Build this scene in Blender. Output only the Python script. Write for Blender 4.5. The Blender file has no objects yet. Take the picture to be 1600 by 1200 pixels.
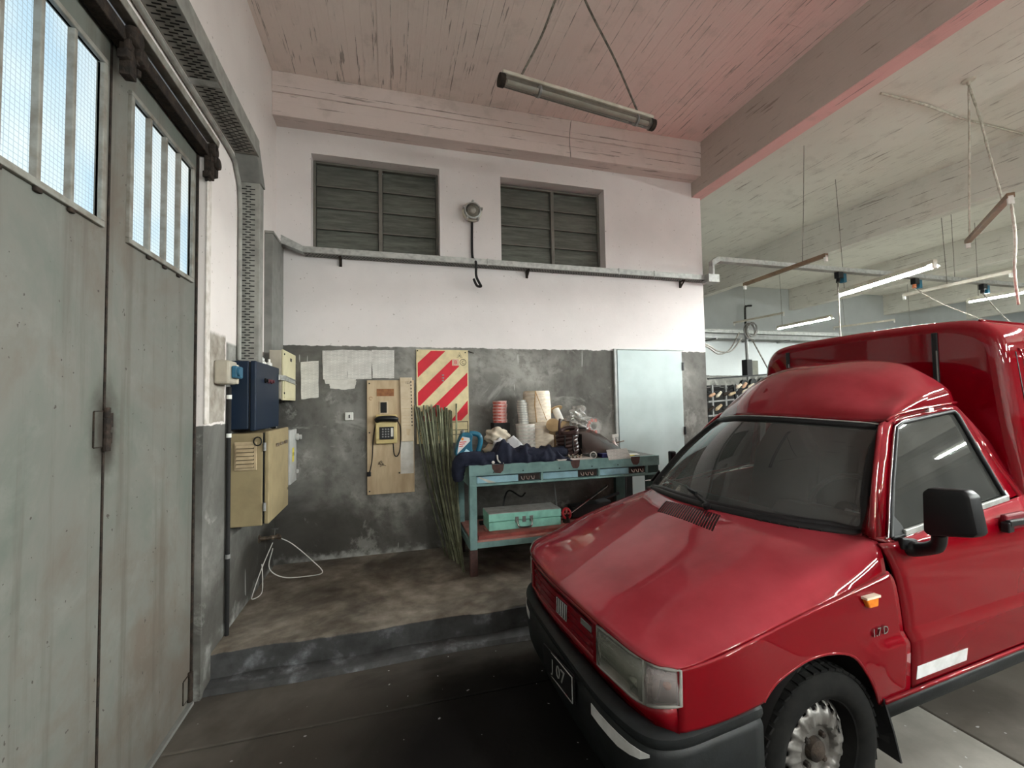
import bpy, bmesh, math, random
from mathutils import Vector, Matrix
random.seed(11)
SC = bpy.context.scene
COL = SC.collection

# ------------------------------------------------------------------ camera
FPX = 685.33
CAM = Vector((0.0, 0.0, 1.50))
YAW, PITCH, ROLL = math.radians(15.5687), math.radians(2.3843), math.radians(-0.9692)
_f = Vector((math.sin(YAW)*math.cos(PITCH), math.cos(YAW)*math.cos(PITCH), math.sin(PITCH)))
_r = Vector((math.cos(YAW), -math.sin(YAW), 0))
_u = _r.cross(_f)
RT = _r*math.cos(ROLL) + _u*math.sin(ROLL)
UP = _u*math.cos(ROLL) - _r*math.sin(ROLL)
FW = _f
cd = bpy.data.cameras.new('camera')
cam = bpy.data.objects.new('camera', cd)
COL.objects.link(cam)
cd.sensor_fit = 'HORIZONTAL'; cd.sensor_width = 36.0
cd.lens = FPX/1600*36.0
cd.clip_start = 0.02; cd.clip_end = 100
cam.matrix_world = Matrix(((RT.x, UP.x, -FW.x, CAM.x), (RT.y, UP.y, -FW.y, CAM.y), (RT.z, UP.z, -FW.z, CAM.z), (0, 0, 0, 1)))
SC.camera = cam

# ------------------------------------------------------------------ world, exposure
w = bpy.data.worlds.new('world'); SC.world = w; w.use_nodes = True
wb = w.node_tree.nodes['Background']
wb.inputs[0].default_value = (0.75, 0.87, 1.0, 1); wb.inputs[1].default_value = 1.0
SC.view_settings.view_transform = 'Standard'
SC.view_settings.look = 'None'
SC.view_settings.gamma = 1.0
SC.view_settings.use_curve_mapping = False
SC.view_settings.exposure = 0.45
TUBE_POWER = 540.0      # emission of a lit tube
ROW_POWER = 900.0      # the bright row of tubes beside the van
PANE_POWER = 0.60       # daylight behind the wired glass of the door
SC.cycles.max_bounces = 10
SC.cycles.diffuse_bounces = 6
SC.cycles.glossy_bounces = 5
SC.cycles.transmission_bounces = 8
SC.cycles.transparent_max_bounces = 12
SC.cycles.sample_clamp_indirect = 6.0
SC.cycles.caustics_reflective = False
SC.cycles.caustics_refractive = False

# ------------------------------------------------------------------ pixel -> point on a known plane
def ray(px, py):
    return RT*((px-800)/FPX) + UP*((600-py)/FPX) + FW
def at_y(px, py, y):
    d = ray(px, py); return CAM + d*((y-CAM.y)/d.y)
def at_x(px, py, x):
    d = ray(px, py); return CAM + d*((x-CAM.x)/d.x)
def at_z(px, py, z):
    d = ray(px, py); return CAM + d*((z-CAM.z)/d.z)

# ------------------------------------------------------------------ mesh helpers
WM = {}
def wm(o):
    return WM.get(o.name, Matrix.Identity(4))

def tag(o, label=None, cat=None, group=None, kind=None):
    if label: o['label'] = label
    if cat: o['category'] = cat
    if group: o['group'] = group
    if kind: o['kind'] = kind
    return o

def thing(name, label, cat, loc=(0, 0, 0), rotz=0.0, group=None, kind=None):
    o = bpy.data.objects.new(name, None)
    COL.objects.link(o)
    o.empty_display_size = 0.1
    o.location = loc; o.rotation_euler = (0, 0, rotz)
    WM[o.name] = Matrix.Translation(Vector(loc)) @ Matrix.Rotation(rotz, 4, 'Z')
    return tag(o, label, cat, group, kind)

def smooth_path(pts, n=6, closed=False):
    pts = [Vector(p) for p in pts]
    out = []
    m = len(pts)
    if m < 3: return pts
    rng = range(m) if closed else range(m-1)
    for i in rng:
        if closed:
            p0, p1, p2, p3 = pts[i-1], pts[i], pts[(i+1) % m], pts[(i+2) % m]
        else:
            p1, p2 = pts[i], pts[i+1]
            p0 = pts[i-1] if i > 0 else p1*2-p2
            p3 = pts[i+2] if i+2 < m else p2*2-p1
        for k in range(n):
            t = k/n
            out.append(0.5*((2*p1)+(p2-p0)*t+(2*p0-5*p1+4*p2-p3)*t*t+(3*p1-p0-3*p2+p3)*t**3))
    if not closed: out.append(pts[-1])
    return out

class MB:
    def __init__(s):
        s.v = []; s.f = []
    def box(s, x0, x1, y0, y1, z0, z1):
        b = len(s.v)
        s.v += [Vector(p) for p in ((x0, y0, z0), (x1, y0, z0), (x1, y1, z0), (x0, y1, z0), (x0, y0, z1), (x1, y0, z1), (x1, y1, z1), (x0, y1, z1))]
        s.f += [tuple(b+i for i in q) for q in ((3, 2, 1, 0), (4, 5, 6, 7), (0, 1, 5, 4), (1, 2, 6, 5), (2, 3, 7, 6), (3, 0, 4, 7))]
        return s
    def obox(s, c, ax, ay, az):
        """box from a centre and three half-axis vectors"""
        c, ax, ay, az = Vector(c), Vector(ax), Vector(ay), Vector(az)
        b = len(s.v)
        for k in (-1, 1):
            for i, j in ((-1, -1), (1, -1), (1, 1), (-1, 1)):
                s.v.append(c+ax*i+ay*j+az*k)
        s.f += [tuple(b+i for i in q) for q in ((3, 2, 1, 0), (4, 5, 6, 7), (0, 1, 5, 4), (1, 2, 6, 5), (2, 3, 7, 6), (3, 0, 4, 7))]
        return s
    def bar(s, a, b, wdt, h, up=(0, 0, 1)):
        a, b = Vector(a), Vector(b); d = (b-a)
        side = d.cross(Vector(up))
        if side.length < 1e-6: side = d.cross(Vector((1, 0, 0)))
        side.normalize(); u2 = side.cross(d).normalized()
        return s.obox((a+b)/2, d/2, side*wdt/2, u2*h/2)
    def tube(s, path, r, n=8, closed=False, caps=True):
        path = [Vector(p) for p in path]; m = len(path); b = len(s.v)
        nrm = None
        for i in range(m):
            if closed: t = path[(i+1) % m]-path[i-1]
            else: t = path[min(i+1, m-1)]-path[max(i-1, 0)]
            t.normalize()
            if nrm is None:
                nrm = t.orthogonal().normalized()
            else:
                nrm = (nrm-t*nrm.dot(t))
                if nrm.length < 1e-6: nrm = t.orthogonal()
                nrm.normalize()
            bi = t.cross(nrm)
            rr = r[i] if isinstance(r, (list, tuple)) else r
            for k in range(n):
                a = 2*math.pi*k/n
                s.v.append(path[i]+nrm*(math.cos(a)*rr)+bi*(math.sin(a)*rr))
        rng = range(m) if closed else range(m-1)
        for i in rng:
            j = (i+1) % m
            for k in range(n):
                k2 = (k+1) % n
                s.f.append((b+i*n+k, b+i*n+k2, b+j*n+k2, b+j*n+k))
        if caps and not closed:
            s.f.append(tuple(b+k for k in reversed(range(n))))
            s.f.append(tuple(b+(m-1)*n+k for k in range(n)))
        return s
    def cyl(s, a, b, r, n=16):
        return s.tube([a, b], r, n)
    def lathe(s, prof, org, axis=(0, 0, 1), n=24, caps=True):
        """prof: (radius, distance along the axis)"""
        ax = Vector(axis).normalized(); e1 = ax.orthogonal().normalized(); e2 = ax.cross(e1); o = Vector(org); b = len(s.v)
        for (r, h) in prof:
            for k in range(n):
                a = 2*math.pi*k/n
                s.v.append(o+ax*h+e1*(r*math.cos(a))+e2*(r*math.sin(a)))
        for i in range(len(prof)-1):
            for k in range(n):
                k2 = (k+1) % n
                s.f.append((b+i*n+k, b+i*n+k2, b+(i+1)*n+k2, b+(i+1)*n+k))
        if caps:
            if prof[0][0] > 1e-4: s.f.append(tuple(b+k for k in reversed(range(n))))
            if prof[-1][0] > 1e-4: s.f.append(tuple(b+(len(prof)-1)*n+k for k in range(n)))
        return s
    def prism(s, poly, ext):
        """poly: 3D points of a flat outline, ext: extrusion vector"""
        ext = Vector(ext); b = len(s.v); n = len(poly)
        s.v += [Vector(p) for p in poly]+[Vector(p)+ext for p in poly]
        s.f.append(tuple(b+i for i in reversed(range(n)))); s.f.append(tuple(b+n+i for i in range(n)))
        for i in range(n):
            j = (i+1) % n
            s.f.append((b+i, b+j, b+n+j, b+n+i))
        return s
    def grid(s, rows, flip=False):
        b = len(s.v); m = len(rows); n = len(rows[0])
        for r in rows: s.v += [Vector(p) for p in r]
        for i in range(m-1):
            for j in range(n-1):
                q = (b+i*n+j, b+i*n+j+1, b+(i+1)*n+j+1, b+(i+1)*n+j)
                s.f.append(tuple(reversed(q)) if flip else q)
        return s
    def build(s, name, mat, parent=None, bevel=0.0, smooth=False, local=False, segs=2, label=None, merge=False, solid=0.0, recalc=True, ang=0.6):
        bm = bmesh.new()
        if parent is not None and not local:
            inv = wm(parent).inverted(); off = None
        else: inv = None
        vs = [bm.verts.new((inv @ p) if inv else p) for p in s.v]
        for f in s.f:
            try: bm.faces.new([vs[i] for i in f])
            except ValueError: pass
        if merge: bmesh.ops.remove_doubles(bm, verts=bm.verts, dist=1e-4)
        if recalc: bmesh.ops.recalc_face_normals(bm, faces=bm.faces)
        if bevel > 0:
            ed = [e for e in bm.edges if len(e.link_faces) == 2 and e.calc_face_angle(0) > ang]
            bmesh.ops.bevel(bm, geom=ed, offset=bevel, offset_type='OFFSET', segments=segs, profile=0.5, affect='EDGES', clamp_overlap=True)
        loc = Vector((0, 0, 0))
        if parent is None and bm.verts:
            xs = [v.co for v in bm.verts]
            lo = Vector((min(p[i] for p in xs) for i in range(3))); hi = Vector((max(p[i] for p in xs) for i in range(3)))
            loc = Vector(((lo.x+hi.x)/2, (lo.y+hi.y)/2, lo.z))
            for v in bm.verts: v.co -= loc
        me = bpy.data.meshes.new(name); bm.to_mesh(me); bm.free()
        if smooth:
            for p in me.polygons: p.use_smooth = True
            if smooth != 'all':
                try: me.set_sharp_from_angle(angle=math.radians(40))
                except Exception: pass
        me.materials.append(mat)
        o = bpy.data.objects.new(name, me); COL.objects.link(o)
        o.location = loc
        if parent is not None:
            o.parent = parent; WM[o.name] = wm(parent)
        else: WM[o.name] = Matrix.Translation(loc)
        if solid:
            md = o.modifiers.new('thickness', 'SOLIDIFY'); md.thickness = solid; md.offset = -1
        if label: o['label'] = label
        return o

def text(name, body, size, mat, parent, origin, right, up, depth=0.0008, align='CENTER', shear=0.0, space=1.0):
    """lettering as thin raised geometry; origin in world space"""
    cu = bpy.data.curves.new(name, 'FONT'); cu.body = body; cu.size = size; cu.extrude = depth
    cu.align_x = align; cu.align_y = 'CENTER'; cu.shear = shear; cu.space_character = space; cu.resolution_u = 2
    tmp = bpy.data.objects.new(name+'_tmp', cu); COL.objects.link(tmp)
    dg = bpy.context.evaluated_depsgraph_get()
    me = bpy.data.meshes.new_from_object(tmp.evaluated_get(dg))
    bpy.data.objects.remove(tmp); bpy.data.curves.remove(cu)
    me.name = name
    r = Vector(right).normalized(); u = Vector(up); u = (u-r*u.dot(r)).normalized(); n = r.cross(u)
    m = Matrix(((r.x, u.x, n.x, origin[0]), (r.y, u.y, n.y, origin[1]), (r.z, u.z, n.z, origin[2]), (0, 0, 0, 1)))
    inv = wm(parent).inverted() if parent is not None else Matrix.Identity(4)
    me.transform(inv @ m)
    me.materials.clear(); me.materials.append(mat)
    o = bpy.data.objects.new(name, me); COL.objects.link(o)
    if parent is not None: o.parent = parent; WM[o.name] = wm(parent)
    return o

def copy_tree(o, delta, parent=None, rot=None):
    c = o.copy(); COL.objects.link(c)
    if parent is None:
        c.location = o.location+Vector(delta)
        if rot is not None: c.rotation_euler = rot
        WM[c.name] = Matrix.Translation(c.location)
    else:
        c.parent = parent; WM[c.name] = wm(parent)
    for ch in list(o.children): copy_tree(ch, delta, c)
    return c

# ------------------------------------------------------------------ materials
def newmat(name):
    m = bpy.data.materials.new(name); m.use_nodes = True
    nt = m.node_tree; b = nt.nodes['Principled BSDF']
    return m, nt, b
def N(nt, typ, **kw):
    n = nt.nodes.new(typ)
    for k, v in kw.items():
        if k in n.inputs: n.inputs[k].default_value = v
        else: setattr(n, k, v)
    return n
def ramp(nt, fac, stops):
    r = nt.nodes.new('ShaderNodeValToRGB')
    e = r.color_ramp.elements
    while len(e) < len(stops): e.new(0.5)
    for i, (p, c) in enumerate(stops):
        e[i].position = p; e[i].color = (*c, 1) if len(c) == 3 else c
    nt.links.new(fac, r.inputs[0]); return r.outputs[0]
def mixc(nt, fac, a, b, mode='MIX'):
    m = nt.nodes.new('ShaderNodeMix'); m.data_type = 'RGBA'; m.blend_type = mode
    for sock, val in ((m.inputs[0], fac), (m.inputs[6], a), (m.inputs[7], b)):
        if isinstance(val, (int, float)): sock.default_value = val
        elif isinstance(val, tuple): sock.default_value = (*val, 1)
        else: nt.links.new(val, sock)
    return m.outputs[2]
def mth(nt, op, a, b=None, c=None, clamp=False):
    m = nt.nodes.new('ShaderNodeMath'); m.operation = op; m.use_clamp = clamp
    for i, v in enumerate((a, b, c)):
        if v is None: continue
        if isinstance(v, (int, float)): m.inputs[i].default_value = v
        else: nt.links.new(v, m.inputs[i])
    return m.outputs[0]
def maprange(nt, v, a, b, c=0.0, d=1.0, smooth=True):
    m = nt.nodes.new('ShaderNodeMapRange'); m.clamp = True
    if smooth: m.interpolation_type = 'SMOOTHSTEP'
    nt.links.new(v, m.inputs[0])
    for i, x in zip((1, 2, 3, 4), (a, b, c, d)): m.inputs[i].default_value = x
    return m.outputs[0]
def coords(nt, world=False, scale=(1, 1, 1)):
    if world: o = nt.nodes.new('ShaderNodeNewGeometry').outputs['Position']
    else: o = nt.nodes.new('ShaderNodeTexCoord').outputs['Object']
    if scale != (1, 1, 1):
        mp = nt.nodes.new('ShaderNodeMapping'); mp.inputs['Scale'].default_value = scale
        nt.links.new(o, mp.inputs[0]); o = mp.outputs[0]
    return o
def noise(nt, vec, scale, detail=4, rough=0.55, dist=0.0):
    n = nt.nodes.new('ShaderNodeTexNoise')
    n.inputs['Scale'].default_value = scale; n.inputs['Detail'].default_value = detail
    n.inputs['Roughness'].default_value = rough; n.inputs['Distortion'].default_value = dist
    nt.links.new(vec, n.inputs['Vector']); return n.outputs[0]
def bump(nt, b, h, strength=0.3, dist=0.01):
    n = nt.nodes.new('ShaderNodeBump'); n.inputs['Strength'].default_value = strength; n.inputs['Distance'].default_value = dist
    nt.links.new(h, n.inputs['Height']); nt.links.new(n.outputs[0], b.inputs['Normal'])

def simple(name, col, rough=0.55, metal=0.0, col2=None, scale=12.0, lo=0.40, hi=0.65, bmp=0.0, spec=0.25, coat=0.0, stretch=(1, 1, 1), emit=None, estr=1.0):
    m, nt, b = newmat(name)
    b.inputs['Roughness'].default_value = rough; b.inputs['Metallic'].default_value = metal
    b.inputs['Specular IOR Level'].default_value = spec
    if coat:
        b.inputs['Coat Weight'].default_value = coat; b.inputs['Coat Roughness'].default_value = 0.08
    if col2 is None: col2 = tuple(c*0.82 for c in col)
    co = coords(nt, scale=stretch)
    nz = noise(nt, co, scale)
    nt.links.new(ramp(nt, nz, [(lo, col), (hi, col2)]), b.inputs['Base Color'])
    if bmp: bump(nt, b, noise(nt, co, scale*4), bmp, 0.004)
    if emit:
        b.inputs['Emission Color'].default_value = (*emit, 1); b.inputs['Emission Strength'].default_value = estr
    return m

def plaster(name, upper, zline, streak=False, patch=None):
    """painted plaster over a grey cement dado; zline is the height of the paint edge"""
    m, nt, b = newmat(name)
    p = coords(nt, True)
    sep = nt.nodes.new('ShaderNodeSeparateXYZ'); nt.links.new(p, sep.inputs[0])
    z = sep.outputs[2]
    n1 = noise(nt, p, 3.0, 5); n2 = noise(nt, p, 14.0, 4); n3 = noise(nt, p, 1.1, 6, 0.6, 0.4); n4 = noise(nt, p, 60.0, 2)
    up = ramp(nt, n1, [(0.35, upper), (0.7, tuple(c*0.93 for c in upper))])
    specks = maprange(nt, noise(nt, p, 38.0, 1), 0.735, 0.75)
    up = mixc(nt, mth(nt, 'MULTIPLY', specks, 0.5), up, (0.25, 0.2, 0.16))
    low = ramp(nt, n3, [(0.34, (0.06, 0.057, 0.052)), (0.46, (0.13, 0.127, 0.117)), (0.56, (0.19, 0.185, 0.17)), (0.66, (0.34, 0.335, 0.31))])
    low = mixc(nt, mth(nt, 'MULTIPLY', maprange(nt, noise(nt, p, 9.0, 6, 0.7), 0.48, 0.66), 0.5), low, (0.085, 0.08, 0.072))
    # damp, dirtier towards the floor, pale salt bloom at the foot
    damp = mth(nt, 'MULTIPLY', maprange(nt, mth(nt, 'ADD', z, mth(nt, 'MULTIPLY', n3, 1.1)), 1.35, 0.95), 0.72)
    low = mixc(nt, damp, low, (0.05, 0.046, 0.04))
    bloom = mth(nt, 'MULTIPLY', maprange(nt, mth(nt, 'ADD', z, mth(nt, 'MULTIPLY', n2, 0.22)), 0.36, 0.26), maprange(nt, n1, 0.44, 0.62))
    low = mixc(nt, mth(nt, 'MULTIPLY', bloom, 0.8), low, (0.42, 0.42, 0.40))
    low = mixc(nt, mth(nt, 'MULTIPLY', maprange(nt, noise(nt, p, 2.3, 6, 0.7, 0.8), 0.56, 0.66), 0.5), low, (0.36, 0.355, 0.33))
    # scratches
    sc = nt.nodes.new('ShaderNodeMapping'); sc.inputs['Scale'].default_value = (22, 22, 2.2); sc.inputs['Rotation'].default_value = (0, 0.15, 0)
    nt.links.new(p, sc.inputs[0])
    scr = maprange(nt, noise(nt, sc.outputs[0], 1.0, 1), 0.775, 0.785)
    low = mixc(nt, mth(nt, 'MULTIPLY', scr, 0.5), low, (0.6, 0.6, 0.58))
    edge = mth(nt, 'ADD', z, mth(nt, 'MULTIPLY', mth(nt, 'SUBTRACT', n2, 0.5), 0.035))
    fac = maprange(nt, edge, zline-0.004, zline+0.004)
    if patch:
        (y0, y1, z0, z1) = patch
        y = mth(nt, 'ADD', sep.outputs[1], mth(nt, 'MULTIPLY', mth(nt, 'SUBTRACT', n2, 0.5), 0.06))
        inside = mth(nt, 'MULTIPLY', mth(nt, 'MULTIPLY', maprange(nt, y, y0, y0+0.01), maprange(nt, y, y1, y1-0.01)), mth(nt, 'MULTIPLY', maprange(nt, edge, z0, z0+0.01), maprange(nt, edge, z1+0.03, z1)))
        conc = ramp(nt, n2, [(0.3, (0.20, 0.17, 0.14)), (0.7, (0.42, 0.385, 0.34))])
        y2 = sep.outputs[1]
        yfac = maprange(nt, y2, 2.98, 2.985)
        fac = mth(nt, 'MULTIPLY', fac, mth(nt, 'SUBTRACT', 1.0, mth(nt, 'MULTIPLY', yfac, maprange(nt, z, 1.9, 1.88))))
        col = mixc(nt, fac, low, up); col = mixc(nt, inside, col, conc)
    else:
        col = mixc(nt, fac, low, up)
    nt.links.new(col, b.inputs['Base Color'])
    b.inputs['Roughness'].default_value = 0.8; b.inputs['Specular IOR Level'].default_value = 0.25
    bump(nt, b, mth(nt, 'ADD', mth(nt, 'MULTIPLY', n2, 0.6), mth(nt, 'MULTIPLY', n4, 0.25)), 0.35, 0.006)
    return m

def boarded(name, col, along='Y', pink=None, step=0.125, joint=0.7):
    """painted board-marked concrete: broken dark joints between the form boards, chips and streaks"""
    m, nt, b = newmat(name)
    p = coords(nt, True)
    sep = nt.nodes.new('ShaderNodeSeparateXYZ'); nt.links.new(p, sep.inputs[0])
    sc = {'Y': (20, 1.3, 20), 'X': (1.3, 20, 20)}[along]
    mp = nt.nodes.new('ShaderNodeMapping'); mp.inputs['Scale'].default_value = sc; nt.links.new(p, mp.inputs[0])
    streak = noise(nt, mp.outputs[0], 1.6, 4, 0.6)
    n1 = noise(nt, p, 1.3, 4); n2 = noise(nt, p, 25.0, 3); n3 = noise(nt, p, 5.0, 5, 0.65)
    c = ramp(nt, n1, [(0.3, col), (0.7, tuple(x*0.9 for x in col))])
    if pink:
        c = mixc(nt, maprange(nt, mth(nt, 'ADD', sep.outputs[0], mth(nt, 'MULTIPLY', n1, 1.2)), 1.0, 3.8), c, pink)
    c = mixc(nt, mth(nt, 'MULTIPLY', maprange(nt, n3, 0.52, 0.72), 0.22), c, (0.30, 0.26, 0.22))
    # joints: across the boards take x (or z on a side face); broken into dashes along them
    cross = mth(nt, 'ADD', sep.outputs[0] if along == 'Y' else sep.outputs[1], sep.outputs[2])
    fr = mth(nt, 'FRACT', mth(nt, 'DIVIDE', mth(nt, 'ADD', cross, mth(nt, 'MULTIPLY', n1, 0.02)), step))
    dist = mth(nt, 'ABSOLUTE', mth(nt, 'SUBTRACT', fr, 0.5))
    wid = mth(nt, 'MULTIPLY', maprange(nt, n3, 0.35, 0.65), 0.030)
    ln = mth(nt, 'LESS_THAN', dist, wid)
    c = mixc(nt, mth(nt, 'MULTIPLY', mth(nt, 'MULTIPLY', ln, maprange(nt, streak, 0.42, 0.56)), joint), c, (0.11, 0.085, 0.07))
    cr = maprange(nt, streak, 0.63, 0.68)
    c = mixc(nt, mth(nt, 'MULTIPLY', cr, 0.6), c, (0.15, 0.12, 0.10))
    nt.links.new(c, b.inputs['Base Color'])
    b.inputs['Roughness'].default_value = 0.9; b.inputs['Specular IOR Level'].default_value = 0.15
    bump(nt, b, mth(nt, 'ADD', mth(nt, 'ADD', streak, mth(nt, 'MULTIPLY', n2, 0.35)), mth(nt, 'MULTIPLY', ln, -0.5)), 0.5, 0.012)
    return m

def floor_mat():
    m, nt, b = newmat('stained concrete floor')
    p = coords(nt, True)
    sep = nt.nodes.new('ShaderNodeSeparateXYZ'); nt.links.new(p, sep.inputs[0])
    n1 = noise(nt, p, 0.9, 6, 0.6, 0.5); n2 = noise(nt, p, 6.0, 5, 0.6); n3 = noise(nt, p, 45.0, 3)
    c = ramp(nt, n2, [(0.3, (0.072, 0.062, 0.051)), (0.7, (0.112, 0.10, 0.086))])
    c = mixc(nt, mth(nt, 'MULTIPLY', maprange(nt, n1, 0.42, 0.62), 0.7), c, (0.038, 0.032, 0.026))
    c = mixc(nt, mth(nt, 'MULTIPLY', maprange(nt, sep.outputs[0], 1.3, 2.3), maprange(nt, sep.outputs[0], 2.47, 2.46)), c, ramp(nt, n2, [(0.3, (0.17, 0.158, 0.138)), (0.7, (0.25, 0.235, 0.21))]))
    # old oil soaked into the bay in front of the door
    dx = mth(nt, 'SUBTRACT', sep.outputs[0], 0.55); dy = mth(nt, 'SUBTRACT', sep.outputs[1], 1.75)
    d = mth(nt, 'SQRT', mth(nt, 'ADD', mth(nt, 'MULTIPLY', dx, dx), mth(nt, 'MULTIPLY', mth(nt, 'MULTIPLY', dy, dy), 0.9)))
    d = mth(nt, 'ADD', d, mth(nt, 'MULTIPLY', mth(nt, 'SUBTRACT', n1, 0.5), 1.6))
    oil = maprange(nt, d, 1.35, 0.45)
    c = mixc(nt, mth(nt, 'MULTIPLY', oil, 0.96), c, (0.009, 0.0085, 0.0085))
    specks = maprange(nt, noise(nt, p, 30.0, 1), 0.765, 0.775)
    c = mixc(nt, mth(nt, 'MULTIPLY', specks, 0.55), c, (0.5, 0.5, 0.5))
    nt.links.new(c, b.inputs['Base Color'])
    nt.links.new(mth(nt, 'MULTIPLY', mth(nt, 'SUBTRACT', 1.0, oil), 0.25), b.inputs['Specular IOR Level'])
    nt.links.new(maprange(nt, n2, 0.3, 0.7, 0.7, 0.9), b.inputs['Roughness'])
    bump(nt, b, mth(nt, 'ADD', n2, mth(nt, 'MULTIPLY', n3, 0.3)), 0.3, 0.008)
    return m

def hall_floor_mat():
    m, nt, b = newmat('pale hall concrete')
    p = coords(nt, True)
    n1 = noise(nt, p, 0.9, 6, 0.6, 0.5); n2 = noise(nt, p, 7.0, 5, 0.6); n3 = noise(nt, p, 45.0, 3)
    c = ramp(nt, n2, [(0.3, (0.22, 0.205, 0.18)), (0.7, (0.33, 0.315, 0.28))])
    c = mixc(nt, mth(nt, 'MULTIPLY', maprange(nt, n1, 0.45, 0.65), 0.5), c, (0.17, 0.155, 0.13))
    nt.links.new(c, b.inputs['Base Color']); b.inputs['Roughness'].default_value = 0.75; b.inputs['Specular IOR Level'].default_value = 0.3
    bump(nt, b, mth(nt, 'ADD', n2, mth(nt, 'MULTIPLY', n3, 0.3)), 0.3, 0.008)
    return m

def step_mat():
    m, nt, b = newmat('worn platform concrete')
    p = coords(nt, True)
    sep = nt.nodes.new('ShaderNodeSeparateXYZ'); nt.links.new(p, sep.inputs[0])
    n1 = noise(nt, p, 1.2, 6, 0.6, 0.6); n2 = noise(nt, p, 7.0, 5, 0.6); n3 = noise(nt, p, 50.0, 3)
    c = ramp(nt, n2, [(0.32, (0.115, 0.094, 0.072)), (0.5, (0.19, 0.163, 0.132)), (0.68, (0.27, 0.24, 0.20))])
    c = mixc(nt, mth(nt, 'MULTIPLY', maprange(nt, n1, 0.42, 0.62), 0.75), c, (0.042, 0.035, 0.028))
    face = ramp(nt, n2, [(0.3, (0.034, 0.034, 0.034)), (0.55, (0.066, 0.067, 0.068)), (0.66, (0.15, 0.155, 0.165)), (0.74, (0.30, 0.31, 0.33))])
    fac = maprange(nt, mth(nt, 'ADD', sep.outputs[2], mth(nt, 'MULTIPLY', n2, 0.03)), 0.172, 0.166)
    c = mixc(nt, fac, c, face)
    nt.links.new(c, b.inputs['Base Color'])
    b.inputs['Roughness'].default_value = 0.75; b.inputs['Specular IOR Level'].default_value = 0.3
    bump(nt, b, mth(nt, 'ADD', n2, mth(nt, 'MULTIPLY', n3, 0.3)), 0.35, 0.01)
    return m

def glass_mat(name, tint, refl_rough=0.02, ior=1.5, dust_lift=0.0, dustcol=(0.4, 0.38, 0.35), stretch=(1, 1, 1)):
    m, nt, b = newmat(name)
    nt.nodes.remove(b)
    out = nt.nodes['Material Output']
    tr = N(nt, 'ShaderNodeBsdfTransparent'); tr.inputs[0].default_value = (*tint, 1)
    gl = N(nt, 'ShaderNodeBsdfGlossy'); gl.inputs['Roughness'].default_value = refl_rough
    fr = N(nt, 'ShaderNodeFresnel'); fr.inputs[0].default_value = ior
    mx = nt.nodes.new('ShaderNodeMixShader')
    nt.links.new(fr.outputs[0], mx.inputs[0]); nt.links.new(tr.outputs[0], mx.inputs[1]); nt.links.new(gl.outputs[0], mx.inputs[2])
    last = mx.outputs[0]
    if dust_lift:
        df = N(nt, 'ShaderNodeBsdfDiffuse'); df.inputs[0].default_value = (*dustcol, 1)
        nz = noise(nt, coords(nt, scale=stretch), 4.0, 6, 0.65)
        m2 = nt.nodes.new('ShaderNodeMixShader')
        nt.links.new(maprange(nt, nz, 0.3, 0.75, dust_lift*0.5, dust_lift), m2.inputs[0])
        nt.links.new(last, m2.inputs[1]); nt.links.new(df.outputs[0], m2.inputs[2]); last = m2.outputs[0]
    nt.links.new(last, out.inputs[0])
    return m

def wired_glass():
    """bright daylit pane with a fine wire net cast in the glass"""
    m, nt, b = newmat('daylit wired glass')
    p = coords(nt, True)
    br = nt.nodes.new('ShaderNodeTexBrick')
    br.offset = 0.0; br.inputs['Scale'].default_value = 1.0
    br.inputs['Brick Width'].default_value = 0.0165; br.inputs['Row Height'].default_value = 0.0165; br.inputs['Mortar Size'].default_value = 0.0013
    br.inputs['Color1'].default_value = (1, 1, 1, 1); br.inputs['Color2'].default_value = (1, 1, 1, 1); br.inputs['Mortar'].default_value = (0.45, 0.5, 0.53, 1)
    sep = nt.nodes.new('ShaderNodeSeparateXYZ'); nt.links.new(p, sep.inputs[0])
    cb = nt.nodes.new('ShaderNodeCombineXYZ'); nt.links.new(sep.outputs[1], cb.inputs[0]); nt.links.new(sep.outputs[2], cb.inputs[1])
    nt.links.new(cb.outputs[0], br.inputs['Vector'])
    sky = ramp(nt, noise(nt, p, 1.8, 3), [(0.35, (0.50, 0.72, 0.90)), (0.55, (0.82, 0.92, 0.96)), (0.7, (0.95, 0.97, 0.93))])
    col = mixc(nt, 1.0, sky, br.outputs[0], 'MULTIPLY')
    b.inputs['Base Color'].default_value = (0.2, 0.25, 0.27, 1)
    b.inputs['Roughness'].default_value = 0.3
    nt.links.new(col, b.inputs['Emission Color']); b.inputs['Emission Strength'].default_value = PANE_POWER
    return m

def paper_mat(name, cols=2, lines=60):
    m, nt, b = newmat(name)
    p = coords(nt)
    n1 = noise(nt, p, 9.0, 4)
    base = ramp(nt, n1, [(0.35, (0.74, 0.72, 0.68)), (0.7, (0.55, 0.53, 0.50))])
    br = nt.nodes.new('ShaderNodeTexBrick'); br.inputs['Scale'].default_value = 1.0
    br.inputs['Brick Width'].default_value = 0.06; br.inputs['Row Height'].default_value = 0.011; br.inputs['Mortar Size'].default_value = 0.0032
    br.inputs['Color1'].default_value = (0.25, 0.25, 0.25, 1); br.inputs['Color2'].default_value = (0.5, 0.5, 0.5, 1); br.inputs['Mortar'].default_value = (1, 1, 1, 1)
    sep = nt.nodes.new('ShaderNodeSeparateXYZ'); nt.links.new(p, sep.inputs[0])
    cb = nt.nodes.new('ShaderNodeCombineXYZ'); nt.links.new(sep.outputs[0], cb.inputs[0]); nt.links.new(sep.outputs[2], cb.inputs[1])
    nt.links.new(cb.outputs[0], br.inputs['Vector'])
    c = mixc(nt, 0.42, base, br.outputs[0], 'MULTIPLY')
    nt.links.new(c, b.inputs['Base Color']); b.inputs['Roughness'].default_value = 0.85
    return m

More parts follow.
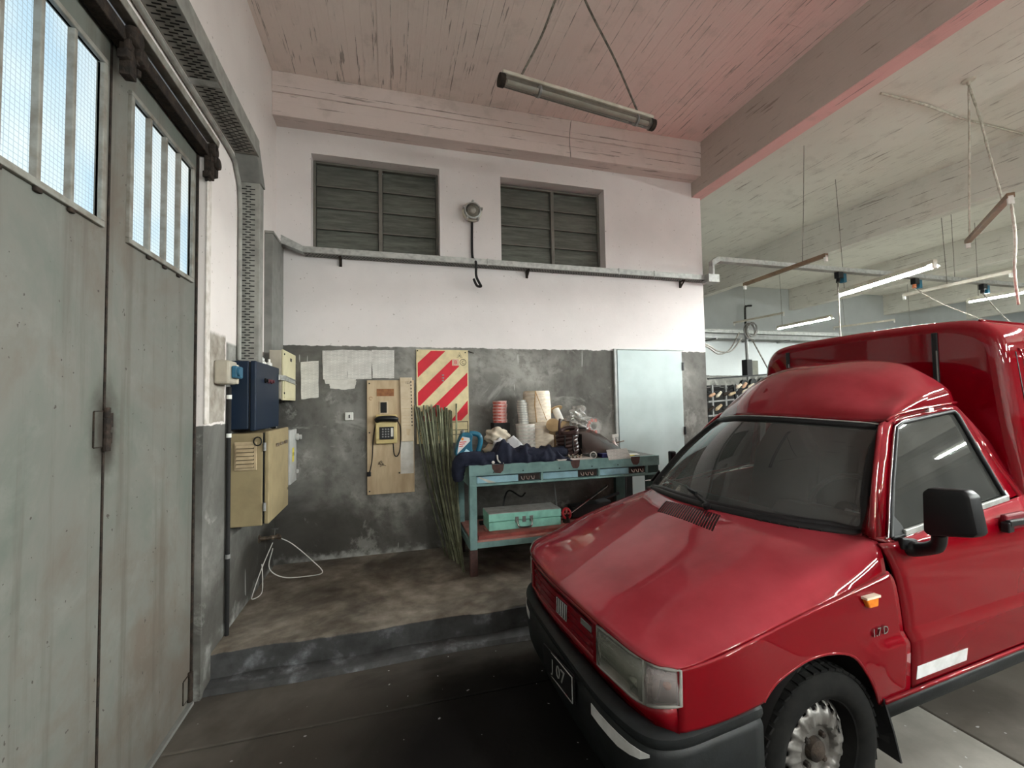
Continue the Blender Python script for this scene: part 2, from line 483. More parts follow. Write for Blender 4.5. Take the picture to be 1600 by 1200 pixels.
def car_paint():
    m, nt, b = newmat('red car paint')
    p = coords(nt)
    n1 = noise(nt, p, 3.0, 5, 0.6); n2 = noise(nt, p, 90.0, 2)
    g = nt.nodes.new('ShaderNodeNewGeometry'); sp = nt.nodes.new('ShaderNodeSeparateXYZ'); nt.links.new(g.outputs['Normal'], sp.inputs[0])
    dust_lift = mth(nt, 'MULTIPLY', maprange(nt, sp.outputs[2], 0.25, 0.95), maprange(nt, n1, 0.25, 0.75, 0.55, 1.0))  # dust, and painted light: upward faces tinted paler red than the sides
    c = mixc(nt, mth(nt, 'MULTIPLY', dust_lift, 0.36), (0.14, 0.0003, 0.004), (0.68, 0.12, 0.15))
    nt.links.new(c, b.inputs['Base Color'])
    nt.links.new(maprange(nt, n1, 0.3, 0.7, 0.30, 0.42), b.inputs['Roughness'])
    b.inputs['Specular IOR Level'].default_value = 0.0
    b.inputs['Coat Weight'].default_value = 0.75; b.inputs['Coat Roughness'].default_value = 0.03
    return m

def steel_door_mat():
    m, nt, b = newmat('old grey green steel door paint')
    p = coords(nt, True)
    sep = nt.nodes.new('ShaderNodeSeparateXYZ'); nt.links.new(p, sep.inputs[0])
    n1 = noise(nt, p, 1.1, 6, 0.65, 0.5); n2 = noise(nt, p, 22.0, 4); n5 = noise(nt, p, 5.0, 6, 0.7, 0.3)
    mp = nt.nodes.new('ShaderNodeMapping'); mp.inputs['Scale'].default_value = (11, 11, 0.55); nt.links.new(p, mp.inputs[0])
    n3 = noise(nt, mp.outputs[0], 1.0, 5, 0.65)
    c = ramp(nt, n1, [(0.36, (0.112, 0.126, 0.108)), (0.50, (0.150, 0.150, 0.132)), (0.62, (0.128, 0.108, 0.088))])
    c = mixc(nt, mth(nt, 'MULTIPLY', maprange(nt, n5, 0.5, 0.72), 0.45), c, (0.20, 0.20, 0.18))
    c = mixc(nt, mth(nt, 'MULTIPLY', maprange(nt, n3, 0.50, 0.68), 0.5), c, (0.088, 0.074, 0.06))
    c = mixc(nt, mth(nt, 'MULTIPLY', maprange(nt, noise(nt, p, 40.0, 2), 0.725, 0.745), 0.85), c, (0.035, 0.026, 0.02))
    # grease that has crept out around the middle hinge
    dy = mth(nt, 'SUBTRACT', sep.outputs[1], 1.91); dz = mth(nt, 'SUBTRACT', sep.outputs[2], 1.41)
    d = mth(nt, 'SQRT', mth(nt, 'ADD', mth(nt, 'MULTIPLY', dy, dy), mth(nt, 'MULTIPLY', mth(nt, 'MULTIPLY', dz, dz), 0.22)))
    d = mth(nt, 'ADD', d, mth(nt, 'MULTIPLY', mth(nt, 'SUBTRACT', n5, 0.5), 0.12))
    c = mixc(nt, mth(nt, 'MULTIPLY', maprange(nt, d, 0.11, 0.02), 0.9), c, (0.03, 0.022, 0.017))
    nt.links.new(c, b.inputs['Base Color']); b.inputs['Roughness'].default_value = 0.55; b.inputs['Specular IOR Level'].default_value = 0.3
    bump(nt, b, mth(nt, 'ADD', n1, mth(nt, 'MULTIPLY', n2, 0.15)), 0.25, 0.01)
    return m

M = {}
M['wall_back'] = plaster('back wall plaster', (0.77, 0.725, 0.715), 2.027)
M['wall_left'] = plaster('left wall plaster', (0.76, 0.70, 0.675), 1.40, patch=(2.70, 2.97, 1.41, 1.90))
M['wall_far'] = plaster('far wall plaster', (0.50, 0.525, 0.53), 2.07)
M['ceil_bounce'] = boarded('boards with painted red bounce', (0.84, 0.74, 0.69), 'Y', pink=(0.88, 0.66, 0.63), step=0.13)  # red bounce from the van painted in, stronger towards the main beam
M['ceil_white'] = boarded('limewashed concrete slab', (0.80, 0.785, 0.72), 'Y', step=0.21, joint=0.3)
M['beam'] = boarded('limewashed beam', (0.70, 0.68, 0.62), 'Y')
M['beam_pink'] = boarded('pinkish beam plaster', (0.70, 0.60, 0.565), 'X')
M['beam_main'] = boarded('grey brown main beam', (0.50, 0.43, 0.385), 'Y', step=0.20, joint=0.6)
M['soffit'] = boarded('soffit with painted red bounce', (0.80, 0.50, 0.48), 'Y', step=0.3, joint=0.5)  # red light off the van roof, coloured onto the beam underside
M['floor'] = floor_mat()
M['hall_floor'] = hall_floor_mat()
M['platform'] = step_mat()
M['door'] = steel_door_mat()
M['door_frame'] = simple('greyish window frame paint', (0.24, 0.235, 0.21), 0.5, 0, (0.16, 0.14, 0.115), 18)
M['wired'] = wired_glass()
M['rust'] = simple('greasy rusted iron', (0.018, 0.014, 0.012), 0.8, 0.2, (0.045, 0.032, 0.024), 30, bmp=0.6)
M['galv'] = simple('galvanised sheet', (0.46, 0.465, 0.45), 0.45, 0.55, (0.33, 0.335, 0.32), 25)
M['tray_grey'] = simple('grey painted tray', (0.29, 0.285, 0.26), 0.55, 0.1, (0.20, 0.195, 0.18), 12)
M['slot'] = simple('dark slot', (0.02, 0.02, 0.02), 0.9)
M['grey_paint'] = simple('mid grey gloss paint', (0.20, 0.20, 0.185), 0.5, 0, (0.15, 0.15, 0.14), 10)
M['blue_box'] = simple('dark blue enamel', (0.0065, 0.015, 0.034), 0.45, 0, (0.0085, 0.017, 0.032), 6)
M['beige_box'] = simple('beige enamel', (0.29, 0.23, 0.13), 0.5, 0, (0.24, 0.19, 0.108), 8)
M['beige_lite'] = simple('sand coloured louvre', (0.46, 0.36, 0.23), 0.55, 0, (0.34, 0.26, 0.16), 14)
M['cream'] = simple('cream breaker panel', (0.60, 0.55, 0.36), 0.45, 0, (0.54, 0.49, 0.32), 8)
M['greybeige'] = simple('beige grey box side', (0.42, 0.38, 0.31), 0.55)
M['palegrey'] = simple('pale grey enclosure', (0.45, 0.45, 0.43), 0.5)
M['yellow'] = simple('yellow warning print', (0.75, 0.62, 0.05), 0.5)
M['black'] = simple('black plastic', (0.008, 0.008, 0.009), 0.4)
M['black_rough'] = simple('matt black', (0.018, 0.017, 0.017), 0.8)
M['blue_plastic'] = simple('blue socket cover', (0.03, 0.12, 0.20), 0.4)
M['white_plastic'] = simple('white plastic', (0.72, 0.71, 0.67), 0.4)
M['brass'] = simple('old brass tap', (0.30, 0.24, 0.18), 0.4, 0.8, (0.14, 0.11, 0.09), 40)
M['chrome'] = simple('dull chrome', (0.62, 0.62, 0.62), 0.2, 1.0)
M['plywood'] = simple('bare plywood', (0.56, 0.44, 0.29), 0.65, 0, (0.44, 0.33, 0.21), 5, stretch=(3, 3, 0.7))
M['plywood_pale'] = simple('pale board', (0.62, 0.52, 0.38), 0.65, 0, (0.52, 0.42, 0.29), 9)
M['brown_tape'] = simple('brown adhesive patch', (0.30, 0.13, 0.055), 0.6, 0, (0.22, 0.09, 0.04), 30)
M['phone'] = simple('yellowed phone plastic', (0.62, 0.50, 0.24), 0.4)
M['paper'] = paper_mat('printed list paper')
M['paper_plain'] = simple('plain old paper', (0.68, 0.66, 0.62), 0.85, 0, (0.55, 0.53, 0.48), 12)
M['ink'] = simple('dark ink', (0.05, 0.045, 0.04), 0.7)
M['sign_cream'] = simple('cream sign board', (0.72, 0.61, 0.36), 0.4)
M['sign_red'] = simple('red sign print', (0.60, 0.012, 0.03), 0.4, 0, (0.52, 0.01, 0.025), 10)
M['pale_blue'] = simple('pale blue door paint', (0.56, 0.66, 0.66), 0.5, 0, (0.50, 0.60, 0.60), 4)
M['rod'] = simple('dull green rods', (0.105, 0.112, 0.066), 0.42, 0, (0.045, 0.046, 0.026), 9, stretch=(1, 1, 1.5))
M['rod_pale'] = simple('pale olive rods', (0.26, 0.275, 0.18), 0.42, 0, (0.10, 0.10, 0.06), 9)
M['teal'] = simple('worn teal enamel', (0.225, 0.375, 0.37), 0.5, 0, (0.155, 0.27, 0.26), 9, bmp=0.15)
M['teal_shade'] = simple('teal enamel with painted shade', (0.045, 0.085, 0.08), 0.55)  # teal darkened to paint in shade at the far end and back
M['drawer_blue'] = simple('faded blue drawer front', (0.36, 0.60, 0.70), 0.5, 0, (0.29, 0.48, 0.56), 10)
M['scrape'] = simple('blackened scraped steel', (0.022, 0.019, 0.018), 0.6, 0.2, (0.05, 0.035, 0.03), 40)
M['primer'] = simple('red oxide primer', (0.10, 0.055, 0.05), 0.7, 0, (0.07, 0.04, 0.037), 25)
M['benchtop'] = simple('dirty bench sheet', (0.14, 0.14, 0.13), 0.6)
M['mint'] = simple('mint green toolbox', (0.35, 0.76, 0.64), 0.5, 0, (0.27, 0.62, 0.52), 14)
M['toolbox_top'] = simple('dusty toolbox lid', (0.55, 0.55, 0.53), 0.7, 0, (0.42, 0.41, 0.39), 14)
M['red_old'] = simple('old red sheet metal', (0.40, 0.10, 0.085), 0.55, 0, (0.25, 0.07, 0.06), 12)
M['pinkish'] = simple('faded red plank', (0.55, 0.25, 0.22), 0.7, 0, (0.38, 0.18, 0.155), 12)
M['navy'] = simple('navy work cloth', (0.012, 0.015, 0.03), 0.9, 0, (0.02, 0.024, 0.045), 20, bmp=0.5)
M['jug_blue'] = simple('teal blue oil jug', (0.012, 0.085, 0.14), 0.3, 0, (0.02, 0.13, 0.20), 9)
M['jug_label'] = simple('pale jug label', (0.62, 0.60, 0.60), 0.35)
M['label_red'] = simple('red label print', (0.6, 0.08, 0.06), 0.4)
M['wrap'] = simple('string tied film wrap', (0.80, 0.70, 0.57), 0.45, 0, (0.62, 0.52, 0.40), 16, bmp=0.4, stretch=(1, 1, 3))
M['twine'] = simple('orange twine', (0.45, 0.26, 0.10), 0.8)
M['tape_red'] = simple('red tape roll', (0.50, 0.10, 0.08), 0.4, 0, (0.6, 0.35, 0.32), 25)
M['tape_pink'] = simple('pinkish tape edge', (0.66, 0.46, 0.43), 0.4, 0, (0.5, 0.3, 0.28), 30)
M['tape_white'] = simple('white tape edge', (0.68, 0.62, 0.58), 0.4)
M['ring'] = simple('silver ring', (0.66, 0.65, 0.60), 0.35, 0.3, (0.42, 0.41, 0.37), 20)
M['hose'] = simple('brown rubber hose', (0.045, 0.022, 0.02), 0.28, 0, (0.03, 0.016, 0.015), 12)
M['card'] = simple('cardboard', (0.50, 0.35, 0.19), 0.8)
M['film'] = glass_mat('clear plastic film', (0.9, 0.9, 0.88), 0.15, 1.45, 0.35, (0.75, 0.72, 0.68))
M['cloth_cream'] = simple('creamy plastic bag', (0.55, 0.48, 0.38), 0.5, 0, (0.42, 0.36, 0.28), 14, bmp=0.5)
M['cloth_white'] = simple('white rag', (0.66, 0.66, 0.68), 0.8, 0, (0.52, 0.52, 0.55), 14, bmp=0.5)
M['brown_sheet'] = simple('glossy dark brown sheet', (0.05, 0.036, 0.032), 0.2)
M['louvre_glass'] = glass_mat('dirty louvre glass', (0.30, 0.33, 0.30), 0.10, 1.5, 0.80, (0.20, 0.21, 0.185), (1.0, 1.0, 9.0))
M['louvre_frame'] = simple('louvre clip metal', (0.18, 0.17, 0.15), 0.6, 0.3)
M['dark_void'] = simple('dim room behind', (0.04, 0.045, 0.042), 0.9)
M['tube_on'] = simple('lit tube', (0.9, 0.95, 0.95), 0.4, emit=(0.93, 1.0, 0.96), estr=TUBE_POWER)
M['tube_row'] = simple('bright lit tube', (0.9, 0.95, 0.95), 0.4, emit=(0.95, 1.0, 0.97), estr=ROW_POWER)
M['tube_off'] = simple('unlit tube', (0.62, 0.58, 0.52), 0.12, 0, (0.55, 0.5, 0.45), 10)
M['batten_rust'] = simple('brown batten', (0.22, 0.145, 0.09), 0.6, 0.2, (0.16, 0.10, 0.065), 12)
M['batten_white'] = simple('dusty white batten', (0.60, 0.57, 0.49), 0.6, 0, (0.48, 0.44, 0.36), 12)
M['wire'] = simple('dusty flex', (0.10, 0.09, 0.075), 0.8, 0, (0.25, 0.23, 0.20), 30)
M['wire_white'] = simple('limewashed flex', (0.62, 0.60, 0.53), 0.8, 0, (0.4, 0.37, 0.31), 25)
M['lampglass'] = glass_mat('dusty lamp glass', (0.8, 0.8, 0.77), 0.08, 1.5, 0.3, (0.5, 0.47, 0.42))
M['paint_red'] = car_paint()
M['bumper'] = simple('dark grey bumper plastic', (0.012, 0.0135, 0.0145), 0.5, 0, (0.009, 0.010, 0.010), 20, bmp=0.15)
M['rubber'] = simple('black rubber seal', (0.012, 0.012, 0.013), 0.5)
M['tyre'] = simple('tyre rubber', (0.006, 0.006, 0.006), 0.9, 0, (0.010, 0.0095, 0.009), 20, spec=0.1)
M['wheel'] = simple('tarnished wheel steel', (0.20, 0.19, 0.18), 0.42, 0.6, (0.07, 0.062, 0.055), 14)
M['carglass'] = glass_mat('windscreen glass', (0.50, 0.53, 0.52), 0.01, 1.6, 0.15, (0.40, 0.43, 0.42))
M['sideglass'] = glass_mat('dusty side glass', (0.35, 0.37, 0.36), 0.02, 1.52, 0.16, (0.30, 0.30, 0.28))
M['lens'] = glass_mat('headlamp lens', (0.88, 0.9, 0.85), 0.04, 1.5, 0.38, (0.46, 0.46, 0.40))
M['lens_pale'] = glass_mat('pale indicator lens', (0.9, 0.85, 0.83), 0.04, 1.5, 0.42, (0.70, 0.62, 0.61))
M['reflector'] = simple('lamp reflector', (0.50, 0.50, 0.45), 0.35, 0.25, (0.36, 0.36, 0.32), 8)
M['amber'] = simple('amber lens', (0.75, 0.22, 0.02), 0.25, 0, (0.6, 0.16, 0.015), 40)
M['seat'] = simple('dark seat cloth', (0.03, 0.03, 0.032), 0.9)
M['dash'] = simple('dark grey dashboard', (0.045, 0.046, 0.046), 0.7)
M['white_sticker'] = simple('weathered white sticker', (0.62, 0.62, 0.62), 0.6, 0, (0.48, 0.48, 0.47), 14)
M['peach'] = simple('peach yarn', (0.58, 0.36, 0.24), 0.85)
M['yarn_cream'] = simple('cream yarn', (0.66, 0.60, 0.48), 0.85)
M['steel'] = simple('grey steel pipe', (0.24, 0.24, 0.235), 0.5, 0.4)
# ================================================================== ROOM
CEIL = 4.328
XL, YB, XR, YF, YN = -0.945, 4.155, 21.0, 9.0, -7.0
PLAT = 0.165

def structure(name, mb, mat, **k):
    o = mb.build(name, mat, **k); o['kind'] = 'structure'; return o

# floor: sub-base with cast slabs on it, and the raised platform along the back wall
fl = structure('floor', MB().box(XL-0.3, XR, YN, YF, -0.25, -0.03), M['floor'])
xs = [XL-0.3, 2.46, 5.6, 8.9, 12.2, 15.5, XR]
ys = [YN, -3.6, -0.9, 2.3, 4.4, 6.8, YF]
for i in range(len(xs)-1):
    for j in range(len(ys)-1):
        dz = random.uniform(-0.003, 0.0)
        MB().box(xs[i]+0.006, xs[i+1]-0.006, ys[j]+0.006, ys[j+1]-0.006, -0.03, dz).build('floor_slab', M['hall_floor'] if (j >= 3 and i > 1) else M['floor'], fl, bevel=0.006)
# platform with a slightly skewed, worn edge and a low foot strip
e0, e1 = 2.80, 2.86
rows = []
mb = MB()
nx = 40
sec = [(0.0, 0.0), (0.0, 0.155), (0.012, PLAT), (0.5, PLAT), (1.36, PLAT)]
rw = []
for k in range(nx+1):
    t = k/nx; x = XL-0.02+t*(3.45-XL)
    y0 = e0+(e1-e0)*t+0.010*math.sin(x*7.0)+0.006*math.sin(x*17+1)
    rw.append([(x, min(y0+a, YB) if a < 1.3 else YB, z+(0.004*math.sin(x*5) if 0.1 < z < 0.16 else 0)) for a, z in sec])
mb.grid(rw)
mb.build('raised_platform', M['platform'], fl, smooth=True)
rw = []
for k in range(nx+1):
    t = k/nx; x = XL-0.02+t*(3.3-XL)
    y0 = e0-0.10+(e1-e0)*t+0.012*math.sin(x*4.0)
    rw.append([(x, y0-0.02, 0.0), (x, y0, 0.022), (x, y0+0.13, 0.03)])
MB().grid(rw).build('platform_foot_strip', M['platform'], fl, smooth=True)

# back wall with two window openings
w1 = (-0.668, 0.468, 2.905, 3.752); w2 = (1.072, 2.212, 2.905, 3.742)
WX1 = 3.425
xc = [XL-0.25, w1[0], w1[1], w2[0], w2[1], WX1]
zc = [0.0, w1[2], w1[3], CEIL]
mb = MB()
TH = 0.22
for i in range(5):
    for j in range(3):
        if j == 1 and i in (1, 3): continue
        mb.box(xc[i], xc[i+1], YB, YB+TH, zc[j], zc[j+1])
structure('wall_back', mb, M['wall_back'], merge=True)
structure('wall_back_return', MB().box(WX1-0.2, WX1, YB+TH, YF, 0, CEIL), M['wall_far'])
structure('wall_far', MB().box(WX1, XR, YF, YF+0.2, 0, CEIL), M['wall_far'])
structure('wall_right', MB().box(XR, XR+0.2, YN, YF, 0, CEIL), M['wall_far'])
structure('wall_front', MB().box(XL-0.3, XR, YN-0.2, YN, 0, CEIL), M['wall_far'])
# left wall, open where the steel door stands
DY1, DZ = 2.66, 2.98
mb = MB()
mb.box(XL-0.25, XL, DY1, YB, 0, CEIL); mb.box(XL-0.25, XL, -0.32, DY1, DZ, CEIL); mb.box(XL-0.25, XL, YN, -0.32, 0, CEIL)
structure('wall_left', mb, M['wall_left'], merge=True)
# narrow pale plaster margin beside the door
structure('trim_1', MB().box(XL, XL+0.012, DY1-0.005, DY1+0.045, 1.41, DZ+0.05), simple('flaking white margin', (0.66, 0.61, 0.57), 0.8, 0, (0.5, 0.45, 0.4), 18), bevel=0.004)

# ceilings
BX = [3.31, 6.68, 10.05, 13.4, 16.8]
ce = structure('ceiling', MB().box(XL-0.2, XR, YN, YF, CEIL+0.03, CEIL+0.25), M['ceil_white'])
x = XL-0.05; k = 0
while x < BX[0]+0.02:
    wd = random.choice((0.105, 0.115, 0.125, 0.14))
    y = YN; cuts = [YN, random.uniform(-3, -1), random.uniform(0.8, 3.2), YB]
    for a, b2 in zip(cuts[:-1], cuts[1:]):
        MB().box(x+0.0006, min(x+wd-0.0006, 3.36), a+0.0006, b2-0.0006, CEIL+random.uniform(-0.0015, 0.0015), CEIL+0.03).build('ceiling_board', M['ceil_bounce'], ce)
    x += wd; k += 1
MB().box(3.36, XR, YN, YF, CEIL, CEIL+0.03).build('ceiling_slab', M['ceil_white'], ce)
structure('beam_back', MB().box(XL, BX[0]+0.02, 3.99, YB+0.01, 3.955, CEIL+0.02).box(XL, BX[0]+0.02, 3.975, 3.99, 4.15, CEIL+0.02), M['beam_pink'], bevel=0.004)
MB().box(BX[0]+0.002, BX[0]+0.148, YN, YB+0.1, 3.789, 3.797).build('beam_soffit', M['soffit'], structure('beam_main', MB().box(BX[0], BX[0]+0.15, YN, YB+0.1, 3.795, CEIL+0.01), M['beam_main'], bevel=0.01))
for bx in BX[1:]:
    structure('beam_cross', MB().box(bx, bx+0.17, YN, YF, 3.775, CEIL+0.01), M['beam'], bevel=0.01)

# ------------------------------------------------------------------ louvre windows
def louvre(name, x0, x1, z0, z1, label):
    w_ = structure(name, MB().box(x0-0.02, x1+0.02, YB+TH+0.05, YB+TH+0.07, z0-0.02, z1+0.02), M['dark_void'])
    w_['label'] = label
    y = YB+0.15
    fr = MB()
    t = 0.022
    fr.box(x0, x0+t, y-0.03, y+0.03, z0, z1); fr.box(x1-t, x1, y-0.03, y+0.03, z0, z1)
    fr.box(x0+t, x1-t, y-0.03, y+0.03, z0, z0+t); fr.box(x0+t, x1-t, y-0.03, y+0.03, z1-t, z1)
    xm = x0+(x1-x0)*0.52
    fr.box(xm-0.018, xm+0.018, y-0.035, y+0.035, z0+t, z1-t)
    fr.build('window_frame', M['louvre_frame'], w_, bevel=0.004)
    n = 4; hh = (z1-z0-2*t)/n
    for (a, b2) in ((x0+t, xm-0.018), (xm+0.018, x1-t)):
        for i in range(n):
            zc_ = z0+t+hh*(i+0.5)
            tilt = 0.012+random.uniform(-0.003, 0.003)
            p = MB().obox(((a+b2)/2, y, zc_), ((b2-a)/2-0.004, 0, 0), (0, 0.003*0.97, 0.003*0.2), (0, -tilt*-1, hh/2+0.006)).build('louvre_pane', M['louvre_glass'], w_, bevel=0.001, segs=1)
            MB().box(a+0.002, b2-0.002, y-tilt-0.007, y-tilt+0.001, zc_-hh/2-0.006, zc_-hh/2+0.005).build('pane_rail', M['louvre_frame'], p, bevel=0.002, segs=1)
    return w_
louvre('window_1', *w1, 'larger louvred window of dirty dark glass near the corner column')
louvre('window_2', *w2, 'louvred window of dirty dark glass between the round lamp and the main beam')

# ------------------------------------------------------------------ steel folding door on the left
door = thing('door_1', 'grey green folding steel door with wired glass lights', None, (-0.985, 1.3, 0), kind='structure')
XD = -0.985
leafs = [(1.905, 2.645), (1.165, 1.895), (0.425, 1.155), (-0.305, 0.415)]
WZ0, WZ1 = 2.165, 2.735
for li, (y0, y1) in enumerate(leafs):
    if li == 0: wy0, wy1 = 2.035, 2.575
    else: wy0, wy1 = y0+0.12, y1-0.055
    mb = MB()
    z1 = 2.93
    mb.box(XD-0.035, XD, y0, y1, 0.012, WZ0); mb.box(XD-0.035, XD, y0, y1, WZ1, z1)
    mb.box(XD-0.035, XD, y0, wy0, WZ0, WZ1); mb.box(XD-0.035, XD, wy1, y1, WZ0, WZ1)
    leaf = mb.build('door_leaf', M['door'], door, merge=True)
    fr = MB(); t = 0.022
    fr.box(XD-0.01, XD+0.014, wy0-t, wy1+t, WZ0-t, WZ0); fr.box(XD-0.01, XD+0.014, wy0-t, wy1+t, WZ1, WZ1+0.02)
    fr.box(XD-0.01, XD+0.014, wy0-t, wy0, WZ0, WZ1); fr.box(XD-0.01, XD+0.014, wy1, wy1+t, WZ0, WZ1)
    fr.build('light_frame', M['door_frame'], leaf, bevel=0.003)
    n = 4
    for k in range(n):
        a = wy0+(wy1-wy0)*k/n; b2 = wy0+(wy1-wy0)*(k+1)/n
        if k: MB().box(XD-0.012, XD+0.010, a-0.0075, a+0.0075, WZ0-0.02, WZ1+0.012).build('glazing_bar', M['door_frame'], leaf, bevel=0.003)
        MB().box(XD-0.016, XD-0.011, a, b2, WZ0, WZ1).build('wired_pane', M['wired'], leaf)
    mb = MB()
    for k in range(1, n):
        a = wy0+(wy1-wy0)*k/n
        mb.box(XD, XD+0.012, a-0.012, a+0.014, WZ0-0.036, WZ0-0.02)
    mb.build('bar_clip', M['rust'], leaf, bevel=0.004)
    # welded edge angle at the seam
    MB().box(XD-0.03, XD+0.002, y0-0.006, y0+0.004, 0.03, z1-0.01).build('edge_angle', M['rust'], leaf)
# hinge plates
def hinge(y, z, hh, nm):
    mb = MB()
    mb.box(XD, XD+0.004, y-0.055, y-0.008, z-hh, z+hh)
    o = mb.build('hinge_plate', M['door'], door, bevel=0.0015)
    MB().box(XD, XD+0.0045, y-0.058, y-0.054, z-hh, z+hh).box(XD, XD+0.0045, y-0.054, y, z-hh-0.003, z-hh+0.001).box(XD, XD+0.0045, y-0.054, y, z+hh-0.001, z+hh+0.003).build('weld_seam', M['rust'], o)
    m2 = MB()
    for k in range(4):
        zz = z-hh*0.9+k*hh*0.6
        m2.tube([(XD+0.010, y+0.002, zz-0.024), (XD+0.010, y+0.002, zz+0.020)], 0.013-0.002*(k % 2), 10)
    m2.obox((XD+0.006, y+0.028, z+0.03), (0.004, 0, 0), (0, 0.014, 0), (0, 0, 0.026)).obox((XD+0.006, y+0.026, z-0.035), (0.004, 0, 0), (0, 0.012, 0), (0, 0, 0.02))
    m2.build('hinge_knuckle', M['rust'], door, smooth=True, bevel=0.002)
hinge(1.90, 1.43, 0.062, 'a')
hinge(2.62, 0.10, 0.055, 'b')
# outer stile / weather strip
MB().box(XD-0.03, XD+0.01, 2.640, 2.655, 0.01, 2.92).build('edge_strip', M['rust'], door, bevel=0.003)
MB().box(XD-0.02, XD+0.022, -0.30, 2.64, 0.0, 0.016).build('sill_strip', M['grey_paint'], door, bevel=0.003)
# overhead track with trolley hangers
tr = thing('door_track', 'greasy black sliding door track over the steel door', 'track', (XL, 1.2, 2.83))
MB().box(-0.975, -0.925, -0.3, 2.66, 2.845, 2.90).build('rail', M['rust'], tr, bevel=0.005)
MB().prism([(-0.944, -0.32, 2.93), (-0.90, -0.32, 2.925), (-0.895, -0.32, 2.955), (-0.944, -0.32, 3.0)], (0, 3.02, 0)).build('flashing', M['door_frame'], tr, bevel=0.003)
for yy in (1.90, 2.66):
    mb = MB()
    mb.lathe([(0.0, -0.02), (0.035, -0.018), (0.04, 0), (0.035, 0.018), (0, 0.02)], (-0.915, yy, 2.885), (1, 0, 0), 16)
    mb.lathe([(0.0, -0.02), (0.03, -0.018), (0.034, 0), (0.03, 0.018), (0, 0.02)], (-0.91, yy+0.03, 2.83), (1, 0, 0), 16)
    mb.obox((-0.93, yy-0.005, 2.80), (0.018, 0, 0), (0, 0.022, 0), (0, 0, 0.075))
    for q in range(9):
        c = Vector((-0.925+random.uniform(-.015, .02), yy+random.uniform(-.04, .05), 2.84+random.uniform(-.10, .07)))
        mb.obox(c, (random.uniform(.008, .016), 0, .004), (0, random.uniform(.008, .02), .004), (0, 0, random.uniform(.012, .03)))
    mb.build('trolley_hanger', M['rust'], tr, bevel=0.003, smooth=True)

# ------------------------------------------------------------------ pale blue door in the back wall
d2 = thing('door_2', 'pale blue flush door with black hinges at the right end of the back wall', None, (2.68, YB-0.01, PLAT), kind='structure')
MB().box(2.30, 3.085, YB-0.035, YB-0.005, PLAT+0.01, 2.030).build('door_leaf', M['pale_blue'], d2, bevel=0.004)
MB().box(2.268, 2.296, YB-0.03, YB, PLAT, 2.045).box(2.268, 3.12, YB-0.03, YB, 2.034, 2.046).build('door_frame', simple('door frame grey white', (0.55, 0.58, 0.57), 0.5), d2, bevel=0.003)
for z in (1.86, 1.16):
    MB().box(3.083, 3.108, YB-0.042, YB-0.02, z-0.045, z+0.045).build('hinge', M['black'], d2, bevel=0.003)

# ------------------------------------------------------------------ grey duct in the corner
du = thing('corner_duct', 'grey painted metal duct standing in the wall corner', 'duct', (-0.9, 3.98, 1.80))
MB().box(XL, -0.885, 3.79, YB-0.002, 1.80, 2.865).build('duct_body', M['grey_paint'], du, bevel=0.004)
MB().box(XL, -0.878, 3.785, YB-0.002, 2.865, 2.885).build('top_flange', M['tray_grey'], du, bevel=0.003)

# ------------------------------------------------------------------ slotted trunking on the left wall
tk = thing('slotted_cable_tray', 'grey slotted cable tray bending down the left wall to the blue cabinet', 'cable tray', (-0.89, 3.2, 1.79))
TX1 = -0.815
def slots_vert(mb, x0, x1, y, z0, z1, pitch=0.034):
    z = z0; k = 0
    while z < z1:
        off = (k % 2)*0.024
        x = x0+0.008+off
        while x+0.030 < x1-0.004:
            mb.box(x, x+0.032, y-0.0012, y+0.002, z, z+0.0065); x += 0.048
        z += pitch*0.5; k += 1
ZT = 3.115
MB().box(XL, TX1-0.01, 3.195, 3.285, 1.79, 2.98).build('vertical_run', M['tray_grey'], tk, bevel=0.003)
mb = MB(); slots_vert(mb, XL+0.004, TX1-0.012, 3.195, 1.81, 2.96)
o = mb.build('slots', M['slot'], tk); o['kind'] = 'stuff'
MB().prism([(XL, 3.195, 2.98), (XL, 3.09, ZT), (XL, 3.14, ZT+0.09), (XL, 3.285, 2.98)], (TX1-XL, 0, 0)).build('elbow', M['grey_paint'], tk, bevel=0.003)
MB().box(XL, TX1, -2.0, 3.09, ZT, ZT+0.09).build('horizontal_run', M['tray_grey'], tk, bevel=0.003)
mb = MB()
y = -0.4; k = 0
while y < 3.06:
    off = (k % 2)*0.026
    x = XL+0.012+off
    while x+0.034 < TX1-0.004:
        mb.box(x, x+0.034, y, y+0.0075, ZT-0.0012, ZT+0.002); x += 0.052
    y += 0.018; k += 1
o = mb.build('slots', M['slot'], tk); o['kind'] = 'stuff'
for yy in (0.5, 2.42):
    MB().box(XL, TX1+0.004, yy, yy+0.045, ZT-0.004, ZT+0.095).build('joint_strap', M['galv'], tk, bevel=0.002)
MB().box(TX1, TX1+0.010, -2.0, 3.1, ZT-0.006, ZT+0.10).build('side_lip', M['tray_grey'], tk, bevel=0.002)
# thin conduit next to the tray
cp = MB().tube(smooth_path([(-0.93, 0.0, 3.06), (-0.93, 2.2, 3.06), (-0.93, 2.95, 3.055), (-0.93, 3.09, 2.99), (-0.93, 3.155, 2.85), (-0.93, 3.165, 2.4), (-0.93, 3.165, 1.80)], 6), 0.013, 10).build('wall_conduit', M['tray_grey'], smooth=True)
tag(cp, 'thin grey conduit running alongside the slotted tray', 'conduit')

